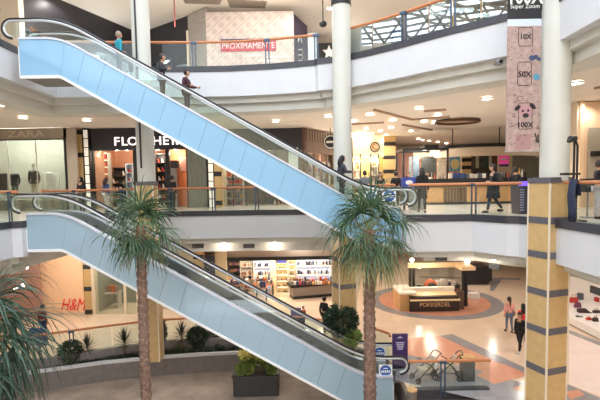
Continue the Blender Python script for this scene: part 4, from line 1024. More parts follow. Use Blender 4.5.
m = MB(); m.prismY([(xat(409, 19.5)+.16*math.cos(2*PI*k/20), Z1+1.2+.10*math.sin(2*PI*k/20)) for k in range(20)], 19.46, 19.48); m.build('white_mark', CW, bb)
# long black counter with goods
Y = 24.0
lc = thing('food_counter', 'long dark food counter with wooden slatted front behind the walking woman', 'counter', (xat(486, Y), Y, Z1))
x0, x1 = xat(430, Y), xat(531, Y)
m = MB(); m.span((x0, Y, Z1+.05), (x1, Y+.9, Z1+.95)); m.build('counter_front', mat('counter wood', (214, 164, 112), .5, var=.08), lc)
m = MB(); m.span((x0-.05, Y-.08, Z1+.95), (x1+.05, Y+1, Z1+1.38)); m.build('counter_top', BLACK, lc)
m = MB(); m.span((x0, Y-.03, Z1), (x1, Y+.9, Z1+.12)); m.build('plinth', DARK, lc)
for i in range(16): m = MB(); xx = xat(444, Y)+(xat(466, Y)-xat(444, Y))*i/15; m.span((xx-.02, Y-.03, Z1+.12), (xx+.02, Y, Z1+.9)); m.build('slat', DARK, lc)
goods('serving_tray', 'white or pale tray on the long dark food counter', 'tray', xat(450, Y), xat(488, Y), Y+.2, Z1+1.38, .34, 9, [SHC[1], SHC[7], SHC[9], SHC[6]], 331, 'trays on the food counter', 'box')
goods('bottle', 'bottle at the right end of the long food counter', 'bottle', xat(505, Y), xat(530, Y), Y+.3, Z1+1.38, .55, 9, SHC, 332, 'bottles on the food counter', 'bottle')
# shops behind the counter
Y = 34
wp(mat('dark menu wall', (84, 76, 70), .6, var=.35, scale=3), 471, 500, Y, Z1, at(480, 152, Y).z)
wp(BEIGE, 498, 512, Y-1, Z1, at(505, 150, Y).z); wp(GRN, 510, 548, Y, Z1, at(520, 150, Y).z)
pk = thing('poster_sign', 'bright pink poster with a blue strip, behind the walking woman', 'poster', (xat(504, Y-1.06), Y-1.06, at(504, 166, Y-1.06).z))
x0, x1, zl, zh = rectY(499.3, 154.3, 508.7, 164.2, Y-1.06); m = MB(); m.span((x0, Y-1.06, zl), (x1, Y-1.01, zh)); m.build('poster_sheet', mat('magenta', (236, 84, 160), .5, emit=.25), pk)
m = MB(); m.span((x0, Y-1.06, zl-.16), (x1, Y-1.01, zl)); m.build('blue_strip', mat('deep blue', (40, 50, 120), .5), pk)
m = MB(); m.span(((x0+x1)/2-.2, Y-1.061, (zl+zh)/2-.05), ((x0+x1)/2+.2, Y-1.06, (zl+zh)/2+.06)); m.build('poster_print', CW, pk)
ys = thing('yellow_blue_poster', 'blue and white poster with a yellow figure beside the kiosk frame', 'poster', (xat(455, 31), 31, at(455, 172, 31).z))
x0, x1, zl, zh = rectY(449.5, 156, 460.5, 171, 31); m = MB(); m.span((x0, 31, zl), (x1, 31.05, zh)); m.build('poster_sheet', mat('sky blue poster', (110, 176, 214), .5), ys)
m = MB(); m.prismY([((x0+x1)/2+.3*math.cos(2*PI*k/20), (zl+zh)/2-.05+.36*math.sin(2*PI*k/20)) for k in range(20)], 30.98, 31); m.build('poster_print', mat('pale yellow', (240, 226, 170), .5), ys)
m = MB(); m.box(((x0+x1)/2, 31.02, (Z1+zl)/2), (.06, .05, zl-Z1)); m.build('poster_post', DARK, ys)
for i, px in enumerate((477, 485, 490, 495)):
    m = MB(); m.span((xat(px, Y-.1)-.1, Y-.12, at(px, 168, Y).z), (xat(px, Y-.1)+.12, Y-.06, at(px, 156, Y).z)); tag(m.build('menu_sign', [mat('menu %d' % i, ((190, 184, 160), (60, 90, 70), (206, 200, 190), (120, 70, 60))[i], .5)]), ('%s upright menu board on the dark wall behind the food counter' % ('pale olive', 'green', 'off-white', 'brown')[i]), 'board')
# curved canopy over the food counter
cc = (xat(482, 30), 32.5)
cp = thing('curved_canopy', 'curved beige canopy with a dark rim over the food counter', 'canopy', (cc[0], cc[1], C1-1.6))
def arc(r, n=28, a0=200, a1=345): return [(cc[0]+r*.95*math.cos(R(a0+(a1-a0)*i/n)), cc[1]+r*math.sin(R(a0+(a1-a0)*i/n))) for i in range(n+1)]
zb_ = at(470, 152, 26).z
m = MB(); m.band(arc(4.6), arc(4.9), zb_-.12, zb_+.42); m.build('canopy_band', BEIGE, cp, smooth=30)
m = MB(); m.band(arc(4.3), arc(4.95), zb_+.42, zb_+.62); m.build('dark_rim', BLACK, cp, smooth=30)
for k in range(3):
    p = arc(4.6, 4)[k+1]; m = MB(); m.tube([(p[0], p[1], zb_+.5), (p[0], p[1], C1+.02)], .03, 6); m.build('hanger', BLACK, cp)
ro = thing('ceiling_ring', 'dark oval ring recess in the middle floor ceiling', 'ceiling fitting', (xat(457, 24.6), 24.6, C1-.12))
m = MB(); m.tube([(1.15*math.cos(2*PI*k/40), .9*math.sin(2*PI*k/40), .05) for k in range(40)], .07, 8, closed=True); m.build('ring_rim', mat('bronze', (92, 62, 44), .4), ro, world=False)
m = MB(); m.lathe([(1.0, .09), (1.0, .115)], n=40); m.build('ring_panel', mat('soft ring panel', (180, 150, 130), .5), ro, world=False)
# free-standing dark display by the tan pillar
fd = thing('floor_display', 'dark blue upright floor display just left of the tan tiled pillar', 'display', (xat(524, 15.9), 15.9, Z1))
x0, x1 = xat(518.5, 15.9), xat(530, 15.9)
m = MB(); m.span((x0, 15.9, Z1), (x1, 16.4, Z1+1.12)); m.build('display_body', mat('navy display', (44, 44, 64), .4), fd)
m = MB(); m.span((x0, 15.88, Z1+1.0), (x1, 15.9, Z1+1.16)); m.build('violet_light', mat('violet light', (120, 90, 220), .5, emit=1.0), fd)
m = MB()
for k in range(9): m.span((x0+.06, 15.88, Z1+.12+.09*k), (x0+.2, 15.9, Z1+.17+.09*k))
m.build('display_print', mat('print grey', (120, 130, 160), .5), fd)
# right edge: black pole with head
bp = thing('black_pole', 'black double pole with a bent head, right of the big round column', 'pole', (xat(574.5, 12.6), 12.6, Z1))
xx = xat(574.5, 12.6); ztop = at(572, 138.5, 12.6).z
m = MB(); m.tube([(xx-.03, 12.6, Z1), (xx-.03, 12.6, ztop-.12), (xx-.10, 12.6, ztop)], .03, 8); m.build('pole_tube', BLACK, bp)
m = MB(); m.tube([(xx+.06, 12.6, Z1), (xx+.06, 12.6, ztop-.2), (xx-.02, 12.6, ztop-.03)], .03, 8); m.build('pole_tube', BLACK, bp)
m = MB(); m.tube([(xx-.02, 12.6, ztop), (xx-.2, 12.5, ztop-.02), (xx-.26, 12.48, ztop-.1)], [.08, .09, .06], 10); m.build('pole_head', BLACK, bp)
m = MB(); m.span((xx-.36, 12.5, at(570, 174, 12.6).z-.03), (xx+.1, 12.7, at(570, 174, 12.6).z+.03)); m.build('pole_shelf', BLACK, bp)
m = MB(); m.span((xx-.2, 12.4, Z1), (xx+.25, 12.8, Z1+.05)); m.build('pole_foot', BLACK, bp)
# cloth over the rail
dn = cloth('denim', (44, 52, 76))
m = MB(); pr_ = []
xr, yr = 7.44, 12.15
for i in range(9):
    u = i/8; pr_.append(u)
NX = 8
vs = []; fs = []
prof = [(-.10, .05), (-.11, .40), (-.13, .75), (-.08, 1.12), (-.02, 1.19), (.05, 1.12), (.08, .75)]
for i, (dx, dz) in enumerate(prof):
    for j in range(NX+1): vs.append((xr+dx+.02*math.sin(j*1.9+i), yr-.15+.30*j/NX*(1-.12*math.sin(i)), Z1+dz))
for i in range(len(prof)-1):
    for j in range(NX): o = i*(NX+1)+j; fs.append((o, o+1, o+NX+2, o+NX+1))
m.add(vs, fs); o = m.build('draped_coat', dn, smooth=60); s_ = o.modifiers.new('s', 'SOLIDIFY'); s_.thickness = .04; tag(o, 'dark blue coat draped over the handrail right of the tan pillar', 'coat')
bk = thing('display_box', 'black box on a thin stand behind the right hand railing of the middle floor', 'box', (xat(588, 14), 14, Z1))
m = MB(); m.box((0, 0, 1.0), (.34, .34, .42)); m.build('box_body', BLACK, bk, world=False); m = MB(); m.tube([(0, 0, 0), (0, 0, .8)], .025, 8); m.box((0, 0, .012), (.3, .3, .024)); m.build('stand', GREY, bk, world=False)
# right hand wall of the middle floor
Y = 19.5
wp(mat('peach shop wall', (238, 202, 168), .6, var=.02), 577, 680, Y, Z1, C1); wp(GRN2, 562, 577.2, Y+1, Z1, C1); side(BEIGE, xat(577, Y), Y, Y+1.1, Z1, C1)
pillar_strip('pale peach pilaster on the right hand shop wall', 579, 583, Y-.15, Z1, C1, mat('peach pilaster', (246, 214, 176), .5), ())
x0, x1, zl, zh = rectY(587.5, 128, 640, 186, Y)
m = MB(); m.span((x0, Y-.1, zl), (x1, Y, zh)); tag(m.build('wall_cabinet', mat('grey green cabinet', (176, 166, 146), .5)), 'pale grey green cabinet front at the right edge of the middle floor', 'cabinet')
m = MB(); m.span((xat(594, 19.1), 19.1, at(598, 156, 19.1).z), (xat(612, 19.1), 19.45, at(598, 151, 19.1).z)); tag(m.build('stacked_tray', BLACK), 'black tray shelf at the right edge on the pale cabinet front', 'shelf')
# ================================================================ UPPER FLOOR
def xat(px, Y, py=45): return at(px, py, Y).x
def zup(px, Y, py): return at(px, py, Y).z
# left shop wall running back to a far corner
A = Vector((xat(20, 21.5), 21.5)); B = Vector((xat(140, 28.8), 28.8)); C_ = Vector((xat(190, 26.0), 26.0))
ls = thing('black_shop_front', 'black fascia of the upper floor shops meeting in a corner behind the white column', 'shop front', (B.x, B.y, Z2)); ls['kind'] = 'structure'
m = MB(); m.band([A, B, C_], [A+Vector((-.3, .3)), B+Vector((0, .4)), C_+Vector((.2, .3))], Z2+2.35, C2); m.build('fascia', SHOPB, ls)
m = MB(); m.band([A+Vector((-.2, 1.5)), B+Vector((-.2, 2)), C_+Vector((0, 2))], [A+Vector((-.2, 1.8)), B+Vector((0, 2.4)), C_+Vector((.2, 2.3))], Z2, Z2+2.5); m.build('inner_wall', mat('grey shop interior', (132, 136, 134), .6, var=.25, scale=2), ls)
for P_, Q, n in ((A, B, 6), (B, C_, 3)):
    t = (Q-P_).normalized(); L = (Q-P_).length; ang = math.atan2(t.y, t.x)
    for i in range(n+1):
        c2 = P_+t*L*i/n; m = MB(); m.box((c2.x, c2.y+.1, Z2+1.18), (.14, .14, 2.36), ang); m.build('door_post', BLACK, ls)
    g = MB(); g.band([P_+Vector((0, .1)), Q+Vector((0, .1))], [P_+Vector((0, .12)), Q+Vector((0, .12))], Z2, Z2+2.35); g.build('shop_glass', SHOPG, ls)
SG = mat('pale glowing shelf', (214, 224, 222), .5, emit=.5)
for i, (px, py) in enumerate(((86, 50), (97, 53), (113, 50), (131, 48), (155, 57))):
    Yq = 26.5; x = xat(px, Yq); z = zup(px, Yq, py)
    root = thing('display_table', 'white lit display table in the black fronted upper shop, %s' % ('far left', 'left of the escalator rider', 'behind the teal jacket rider', 'left of the white column', 'right of the white column')[i], 'table', (x, Yq, Z2))
    m = MB(); m.box((x, Yq, Z2+.8), (1.0, .7, .12)); m.build('table_top', SG, root)
    for sx in (-.4, .4): m = MB(); m.box((x+sx, Yq, Z2+.37), (.08, .6, .74)); m.build('leg', GREY, root)
lamp((xat(100, 25.6), 25.8, Z2+2.2), 60, (.95, 1, 1), .1); lamp((xat(165, 28), 28.2, Z2+2.2), 50, (.95, 1, 1), .1)
# front left: beige shop wall at the far left
m = MB(); m.span((-16.2, 12, Z2), (-16, 21.6, C2)); struct(m.build('wall_side', mat('beige stone wall', (206, 190, 168), .5, var=.05)))
m = MB(); m.span((-16, 21.3, Z2), (A.x+.15, 21.7, C2)); struct(m.build('wall_return', mat('beige stone wall', (206, 190, 168), .5)))
# grey mottled panel and hoarding
MOT = mat('mottled grey panel', (172, 164, 156), .6, c2=(148, 142, 138), scale=7)
hY = 24.7
m = MB(); m.band([(xat(188.5, 25.9), 25.9), (xat(206.5, hY), hY)], [(xat(188.5, 25.9), 26.1), (xat(206.5, hY)+.1, hY+.2)], Z2, C2-.1); struct(m.build('wall_mottled', MOT))
m = MB(); m.band([(xat(186.5, 25.8), 25.8), (xat(188.7, 25.8), 25.8)], [(xat(186.5, 25.8), 26.0), (xat(188.7, 25.8), 26.0)], Z2, C2-.9); struct(m.build('trim_91', TANE))
HO = bpy.data.materials.new('patterned hoarding'); HO.use_nodes = True; nt = HO.node_tree; bs = nt.nodes['Principled BSDF']; bs.inputs['Roughness'].default_value = .6
tc = nt.nodes.new('ShaderNodeTexCoord'); sep = nt.nodes.new('ShaderNodeSeparateXYZ'); nt.links.new(tc.outputs['Object'], sep.inputs[0])
def mth(op, a, b=None, c=None):
    n = nt.nodes.new('ShaderNodeMath'); n.operation = op
    for i, v in enumerate((a, b, c)):
        if v is None: continue
        if hasattr(v, 'is_linked'): nt.links.new(v, n.inputs[i])
        else: n.inputs[i].default_value = v
    return n.outputs[0]
u = mth('SUBTRACT', mth('MULTIPLY', sep.outputs['X'], .72), mth('MULTIPLY', sep.outputs['Z'], .82)); v = mth('ADD', mth('MULTIPLY', sep.outputs['X'], .72), mth('MULTIPLY', sep.outputs['Z'], .70))
P_ = .52
fu = mth('SUBTRACT', mth('MODULO', mth('ADD', u, 100*P_), P_), P_/2); fv = mth('SUBTRACT', mth('MODULO', mth('ADD', v, 100*P_), P_), P_/2)
line = mth('LESS_THAN', mth('ABSOLUTE', mth('SUBTRACT', mth('ABSOLUTE', fu), P_/2)), .012)
rr = mth('SQRT', mth('ADD', mth('MULTIPLY', fu, fu), mth('MULTIPLY', fv, fv)))
ring1 = mth('LESS_THAN', mth('ABSOLUTE', mth('SUBTRACT', rr, .12)), .014); ring2 = mth('LESS_THAN', mth('ABSOLUTE', mth('SUBTRACT', rr, .045)), .02)
tot = mth('MINIMUM', mth('ADD', line, mth('ADD', mth('MULTIPLY', ring1, .75), mth('MULTIPLY', ring2, .6))), 1)
mx = nt.nodes.new('ShaderNodeMixRGB'); mx.inputs[1].default_value = (*lin((216, 201, 193)), 1); mx.inputs[2].default_value = (*lin((158, 138, 134)), 1)
nt.links.new(tot, mx.inputs[0]); nt.links.new(mx.outputs[0], bs.inputs['Base Color'])
hx0, hx1 = xat(206.5, hY), xat(294, hY)
ho = thing('shop_hoarding', 'patterned cream hoarding with diagonal lines and a red sign, across the upper floor', 'hoarding', ((hx0+hx1)/2, hY, Z2))
m = MB(); m.span((hx0, hY, Z2), (hx1, hY+.12, C2-.35)); m.build('hoarding_board', HO, ho)
x0, x1, zl, zh = rectY(220.5, 41.5, 276, 50.5, hY-.05)
zc = (zl+zh)/2; xc = (x0+x1)/2
m = MB(); m.span((x0, hY-.05, zl), (x1, hY-.01, zh)); m.build('red_panel', mat('crimson sign', (196, 62, 78), .5), ho)
m = MB(); m.span((x0, hY-.05, zh), (x1, hY-.01, zh+.12)); m.build('navy_strip', mat('navy strip', (60, 58, 96), .5), ho)
tx = text('PROXIMAMENTE', .44, CW, ho, 'letters', (xc, hY-.07, zc), depth=.012, sx=.86)
for k, (pa, pb, py) in enumerate(((246, 262, 55), (258, 276, 60), (266, 292, 56), (268, 290, 63))):
    a = rectY(pa, py, pb, py+1.2, hY-.03); m = MB(); m.span((a[0], hY-.03, a[2]), (a[1], hY-.005, a[3])); m.build('reflection_strip', CW, ho)  # white bars laid on the hoarding to imitate reflections
for px in (236, 241):
    a = rectY(px, 51, px+.6, 68, hY-.03); m = MB(); m.span((a[0], hY-.03, Z2), (a[1], hY-.005, a[3])); m.build('seam_strip', PINKB, ho)
# purple shop panel with script, pillar, dark shop
m = MB(); m.band([(xat(294, 25.2), 25.2), (xat(307.5, 27.2), 27.2)], [(xat(294, 25.2)-.1, 25.4), (xat(307.5, 27.2)-.1, 27.4)], Z2, C2-.3)
pp = thing('shop_sign', 'dark purple shop panel with white script beside the hoarding', 'shop sign', (xat(300, 26), 26, Z2)); m.build('panel', mat('aubergine', (58, 44, 74), .5), pp)
an = math.atan2(2.0, xat(307.5, 27.2)-xat(294, 25.2))
m = MB(); cx0 = xat(300.5, 26.15)-.02; cz = zup(300, 26, 43)
m.tube([(cx0+.28*math.cos(R(a))*math.cos(an), 26.0+.28*math.cos(R(a))*math.sin(an), cz+.3*math.sin(R(a))) for a in range(20, 200, 15)], .035, 6)
for k, dz in ((0, -.45), (1, -.75), (2, -1.05)): m.tube([(cx0-.3*math.cos(an), 25.98-.3*math.sin(an), cz+dz), (cx0+.1, 26.02, cz+dz+.1), (cx0+.42*math.cos(an), 25.98+.42*math.sin(an), cz+dz)], .03, 6)
m.build('white_script', CW, pp)
pillar_strip('pale blue white square pillar on the upper floor, left of the white column', 308, 316.5, 25.5, Z2, zup(310, 25.5, 33), mat('pale blue pillar', (206, 218, 224), .4), ())
wp(DARK, 317, 334, 29, Z2, zup(325, 29, 43)); wp(BEIGE, 294, 560, 40, Z2, C2)
m = MB(); c0 = at(329, 52.5, 28.9)
st = []
for k in range(10): a = PI/2+k*PI/5; q = .45 if k % 2 == 0 else .2; st.append((c0.x+q*math.cos(a), c0.z+q*math.sin(a)))
m.prismY(st, 28.85, 28.92); tag(m.build('star_sign', CW), 'white star mark on the dark shop left of the white column', 'sign')
# blue standing sign behind the glass
bY = 17.3; x0, x1, zl, zh = rectY(393.3, 25.5, 406, 46, bY)
bs_ = thing('standing_sign', 'dark blue standing sign behind the curved upper railing', 'sign', ((x0+x1)/2, bY+.45, Z2))
m = MB(); m.span((x0, bY+.4, Z2+.02), (x1, bY+.47, zh)); m.build('sign_board', mat('slate blue sign', (62, 70, 112), .5), bs_)
m = MB()
for k in range(3): m.span((x0+.1, bY+.385, zh-.28-.13*k), (x1-.1-.05*(k % 2), bY+.40, zh-.22-.13*k))
m.build('sign_print', CW, bs_)
m = MB(); m.span((x0, bY+.30, Z2), (x1, bY+.6, Z2+.04)); m.build('sign_foot', DARK, bs_)
# shop wall behind upper right
wp(mat('caramel shop wall', (196, 164, 124), .5, var=.1, scale=2), 448, 660, 24, Z2, C2, .2)
for i, (pa, pb, py, q) in enumerate(((449, 474, 8, 'upper'), (462, 482, 22, 'lower left'), (480, 498, 13, 'middle'))):
    Yq = 23.6; a = rectY(pa, py, pb, py+2.2, Yq)
    root = thing('hanging_light', 'long white strip light behind the glass of the upper right railing, %s' % q, 'light', ((a[0]+a[1])/2, Yq, a[2]))
    m = MB(); m.span((a[0], Yq, a[2]), (a[1], Yq+.25, a[3])); m.build('diffuser', mat('strip diffuser', (250, 250, 246), .5, emit=1.2), root)
    m = MB(); m.span((a[0]-.03, Yq+.25, a[2]-.03), (a[1]+.03, Yq+.4, a[3]+.03)); m.build('housing', GREY, root)
    m = MB(); [m.tube([(xx, Yq+.3, a[3]), (xx, Yq+.3, C2+.02)], .012, 5) for xx in (a[0]+.1, a[1]-.1)]; m.build('hanger', GREY, root)
p = at(499.5, 62, 14.55); sp = thing('wall_speaker', 'small dark round speaker on the slab band left of the banner', 'speaker', (p.x, p.y, p.z-.12))
m = MB(); m.ball(p, .11, 14, 10); m.build('speaker_shell', GREY, sp); m = MB(); m.tube([p+Vector((0, -.07, 0)), p+Vector((0, -.115, 0))], .06, 14); m.build('speaker_cone', BLACK, sp); m = MB(); m.tube([p, p+Vector((.02, .45, .03))], .03, 6); m.build('bracket', GREY, sp)
# ceiling features
for i, (pa, pb) in enumerate((((182, 0), (222, 4)), ((227, 2), (267, 8)))):
    p = [gz(pa[0], pa[1]-3, C2), gz(pb[0], pa[1]-1, C2), gz(pb[0]-2, pb[1], C2), gz(pa[0]+3, pb[1]-1, C2)]
    m = MB(); m.prism([(q.x, q.y) for q in p], C2-.03, C2+.01); tag(m.build('ceiling_panel', mat('grey ceiling recess', (140, 128, 116), .6)), 'grey rectangular ceiling panel above the hoarding, %s' % ('left of the two', 'right of the two')[i], 'ceiling panel')
p = gz(174.3, 4, C2-.3); z_ = zup(174.3, 23.0, 27)
q = at(174.3, 7, 22.5)
hr = thing('hanging_rod', 'thin red rod hanging from the upper ceiling', 'rod', (q.x, 22.5, zup(174.5, 22.5, 27)))
m = MB(); m.tube([(q.x, 22.5, zup(174.5, 22.5, 27)), (q.x, 22.5, C2-.02)], .035, 8); m.build('rod', mat('dusty red', (140, 70, 66), .5), hr); m = MB(); m.lathe([(.06, C2-.05), (.06, C2+.01)], (q.x, 22.5, 0), 12); m.build('ceiling_rose', CW, hr)
dm_ = at(323, 24, 22.5)
dc = thing('hanging_camera', 'black dome camera hanging left of the white column on the upper floor', 'camera', (dm_.x, 22.5, dm_.z-.15))
m = MB(); m.ball((0, 0, .15), .19, 14, 10, (1, 1, .8)); m.build('dome', BLACK, dc, world=False); m = MB(); m.tube([(0, 0, .25), (0, 0, C2-dm_.z+.15)], .03, 6); m.build('camera_stem', BLACK, dc, world=False)
# ================================================================ hanging banner by the column
bY = 13.25
x0, x1, zl, zh = rectY(507.6, -20, 540, 151.5, bY)
x0 = at(507, 75, bY).x; x1 = at(540.5, 75, bY).x; zl = at(520, 151.5, bY).z; zh = at(520, -12, bY).z
bn = thing('hanging_banner', 'tall pinkish advertising banner with zoom figures, hanging left of the round column', 'banner', ((x0+x1)/2, bY, zl))
def bz(py): return at(524, py, bY).z
BP = mat('banner print', (190, 166, 158), .6, c2=(160, 134, 128), scale=7)
m = MB(); m.span((x0, bY, zl), (x1, bY+.03, bz(26))); m.build('banner_sheet', BP, bn)
m = MB(); m.span((x0, bY, bz(26)), (x1, bY+.03, bz(19))); m.build('pale_strip', mat('pale sky strip', (206, 218, 226), .6), bn)
m = MB(); m.span((x0, bY, bz(19)), (x1, bY+.03, zh)); m.build('black_head', mat('banner black', (38, 36, 40), .6), bn)
m = MB(); m.tube([(x0-.05, bY+.015, zh), (x1+.05, bY+.015, zh)], .03, 8); m.build('top_bar', STEEL, bn)
m = MB(); m.tube([(x0-.03, bY+.015, zl), (x1+.03, bY+.015, zl)], .02, 8); m.build('bottom_bar', STEEL, bn)
for xx in (x0+.1, x1-.1): m = MB(); m.tube([(xx, bY+.015, zh), (xx, bY+.015, 19.95)], .008, 5); m.build('cable', STEEL, bn)
INK = mat('banner ink', (40, 34, 38), .6); xc = (x0+x1)/2
text('100X', .62, CW, bn, 'big_letters', (xc, bY-.008, bz(-3.2)), depth=.004, sx=.75, offset=.01)
text('Super Zoom', .165, CW, bn, 'small_letters', (xc, bY-.008, bz(6.5)), depth=.004)
def outline(cx, cz, w, h, r, nm):
    pts = []
    for sx, sz, a0 in ((1, 1, 0), (-1, 1, 90), (-1, -1, 180), (1, -1, 270)):
        for k in range(5): a = R(a0+k*22.5); pts.append((cx+sx*(w/2-r)+r*math.cos(a), bY-.004, cz+sz*(h/2-r)+r*math.sin(a)))
    m = MB(); m.tube(pts, .009, 4, closed=True); m.build(nm, INK, bn)
for body, py, pa, pb, s_, px in (('10X', 37, 27.5, 46, .20, 525.5), ('50X', 74.5, 62, 85.5, .22, 524.5), ('100X', 125, 103, 129, .21, 525)):
    cx_ = at(px, py, bY).x
    text(body, s_, INK, bn, 'zoom_letters', (cx_, bY-.006, bz(py)), depth=.003, offset=.006)
    outline(cx_, (bz(pa)+bz(pb))/2, .40, bz(pa)-bz(pb), .06, 'rounded_outline')
# grey-blue koala-like animals of the print and bark-like dashes
rnd = random.Random(4)
m = MB()
for k in range(14):
    px, py = rnd.uniform(509, 538), rnd.choice((rnd.uniform(28, 60), rnd.uniform(48, 60))); p = at(px, py, bY); m.box((p.x, bY-.003, p.z), (.03, .004, .025), 0)
for k in range(70):
    px, py = rnd.uniform(508, 539), rnd.uniform(92, 148)
    if 517 < px < 533 and 102 < py < 130: continue
    p = at(px, py, bY); m.box((p.x, bY-.003, p.z), (rnd.uniform(.03, .10), .004, .018))
m.build('print_pattern', mat('bark dash', (112, 84, 84), .6), bn)['kind'] = 'stuff'
BL = mat('print blue', (70, 84, 116), .6)
m = MB()
for px, py, r in ((532, 58, .09), (536, 57, .07), (539, 59, .06)):
    p = at(px, py, bY); m.prismY([(p.x+r*math.cos(2*PI*k/14), p.z+r*.9*math.sin(2*PI*k/14)) for k in range(14)], bY-.006, bY)
m.build('print_animal', BL, bn)
m = MB(); p = at(536.5, 77, bY); m.prismY([(p.x+.10*math.cos(2*PI*k/14), p.z+.10*math.sin(2*PI*k/14)) for k in range(14)], bY-.006, bY); m.build('print_drop', mat('print teal', (90, 150, 180), .6), bn)
# generic dog face
m = MB(); p = at(525, 112, bY)
def disc(mb, dx, dz, rx, rz, y, rot=0): mb.prismY([(p.x+dx+rx*math.cos(2*PI*k/16)*math.cos(rot)-rz*math.sin(2*PI*k/16)*math.sin(rot), p.z+dz+rx*math.cos(2*PI*k/16)*math.sin(rot)+rz*math.sin(2*PI*k/16)*math.cos(rot)) for k in range(16)], bY-y, bY)
disc(m, 0, .03, .19, .17, .006); m.build('dog_face', mat('dog fawn', (186, 140, 150), .6), bn)
m = MB(); disc(m, -.22, .12, .10, .06, .010, .7); disc(m, .22, .16, .11, .06, .010, -.8); disc(m, -.07, .03, .035, .035, .012); disc(m, .09, .04, .035, .035, .012); disc(m, .02, -.10, .09, .065, .012); m.build('dog_markings', INK, bn)
m = MB(); a = at(536.5, 138, bY); m.tube([(a.x-.05, bY-.006, a.z+.14), (a.x+.02, bY-.006, a.z-.13)], .018, 5); m.tube([(a.x+.04, bY-.006, a.z+.10), (a.x+.05, bY-.006, a.z-.13)], .02, 5); m.build('print_legs', INK, bn)
a = rectY(515, 134, 531, 149, bY); m = MB(); m.span((a[0], bY-.004, a[2]), (a[1], bY, a[3])); m.build('print_block', mat('print mauve', (170, 134, 134), .6), bn)
# ================================================================ GROUND FLOOR
def xat(px, Y, py=292): return at(px, py, Y).x
Y = 26.0
zc_ = C0
wp(PINKB, -20, 40.5, Y-.5, 0, zc_); wp(SALMON, 39.5, 84, Y, 0, zc_)
b = MB(); b.span((xat(39.5, Y), Y-.03, 0), (xat(84, Y), Y, .14)); struct(b.build('baseboard_back', BEIGE))
hm = thing('red_script_sign', 'red italic lettering low on the salmon wall', 'sign', (xat(72, Y), Y-.02, at(72, 312, Y).z))
text('H&M', 1.02, mat('signal red', (240, 62, 66), .5), hm, 'letters', (xat(72, Y), Y-.03, at(72, 305, Y).z), depth=.01, sx=.66, shear=.40)
pillar_strip('tan tiled pillar with dark bands beside the salmon wall', 84.3, 91.5, Y-.1, 0, zc_, TAN, (267, 289, 312), DARK)
pillar_strip('cream strip right of the tan ground floor pillar', 91.5, 94.3, Y-.1, 0, zc_, mat('cream strip', (226, 212, 190), .5), ())
g = MB(); g.span((xat(94.3, Y), Y+.02, 0), (xat(150, Y), Y+.04, zc_)); struct(g.build('window_4', SHOPG))
for px in (123.5, 136): wp(mat('cream strip', (226, 212, 190), .5), px, px+2.4, Y-.02, 0, zc_, .1)
wp(GRN, 90, 168, Y+2.6, 0, zc_); side(GRN, xat(94, Y), Y, Y+2.6, 0, zc_)
a = rectY(103, 290, 120, 299, Y+1.5)
ct = thing('display_table', 'low table with pinkish goods inside the glazed ground floor shop', 'table', ((a[0]+a[1])/2, Y+1.5, 0))
m = MB(); m.span((a[0], Y+1.2, .9), (a[1], Y+1.9, .97)); m.build('table_top', MET, ct)
for x in (a[0]+.05, a[1]-.05): m = MB(); m.span((x-.03, Y+1.3, 0), (x+.03, Y+1.8, .9)); m.build('leg', MET, ct)
goods('folded_garment', 'pinkish folded garment on the low table in the glazed shop', 'garment', a[0]+.1, a[1]-.1, Y+1.4, .97, .5, 4, [SHC[0], PINKB, SHC[5]], 401, 'folded garments on the low table')
lamp((xat(55, Y-2), Y-2.2, 3.6), 70, (1, .9, .78), .3)  # added lamp with no fitting, brightens the salmon wall
lamp((xat(110, Y+1.3), Y+1.3, 3.9), 60, (1, .9, .75), .1); lamp((xat(135, Y+1.3), Y+1.3, 3.9), 50, (1, .9, .75), .1)
# back shops at Y = 30
Y = 30.0
wp(BEIGE, 140, 195, 27, 0, zc_); wp(PINKB, 178, 194, 26.9, .0, 2.6, .1)
pillar_strip('tan tiled pillar with dark bands behind the escalator handrails', 194.5, 204, 27, 0, zc_, TAN, (257, 278), DARK)
dk = thing('dark_banner_stand', 'dark blue upright banner beside the tan pillar on the ground floor', 'banner', (xat(209.5, 27.2), 27.2, 0))
m = MB(); m.span((xat(205.3, 27.2), 27.2, 0), (xat(215.5, 27.2), 27.3, 3.2)); m.build('banner_panel', mat('ink banner', (48, 50, 62), .5), dk); m = MB(); m.span((xat(205.3, 27.2), 27.0, 0), (xat(215.5, 27.2), 27.5, .06)); m.build('banner_base', BLACK, dk)
wp(mat('lit cream panel', (246, 226, 190), .5), 216, 227.5, 28, 0, zc_)
# bulkhead
hz = at(265, 258.5, 28.6).z
m = MB(); m.span((xat(216, 28.6), 28.5, hz), (xat(345, 28.6), 28.8, zc_)); struct(m.build('wall_bulkhead', mat('taupe bulkhead', (186, 170, 156), .6)))
m = MB(); m.span((xat(228, 28.4), 28.38, hz-.10), (xat(345, 28.4), 28.52, hz+.12)); struct(m.build('trim_95', BLACK))
wp(mat('dark shop back', (92, 72, 62), .6, var=.3, scale=3), 222, 272, 33, 0, zc_); wp(mat('warm lit back', (236, 206, 160), .6), 270, 350, 32, 0, zc_)
SHP = [mat('product %d' % i, c, .5) for i, c in enumerate(((226, 228, 234), (180, 196, 220), (44, 50, 84), (130, 130, 138), (226, 206, 196), (70, 60, 62), (210, 214, 224)))]
XX = lambda px, y: xat(px, y)
def gshelf(label, px0, px1, Y, py0, tiers, n, seed, mats, kind, nm, lab, cat, grp, m, back=None, glow=True):
    x0, x1 = xat(px0, Y), xat(px1, Y); z1 = at(px0, py0, Y).z
    zs, h = shelf(label, x0, x1, Y, 0, z1, tiers, m=m, back=back, glow=glow)
    for i, z in enumerate(zs):
        if at((px0+px1)/2, 300, Y).z > z+h: continue
        goods(nm, lab, cat, x0+.05, x1-.05, Y+.05, z, h*.5, n, mats, seed+i, grp, kind)
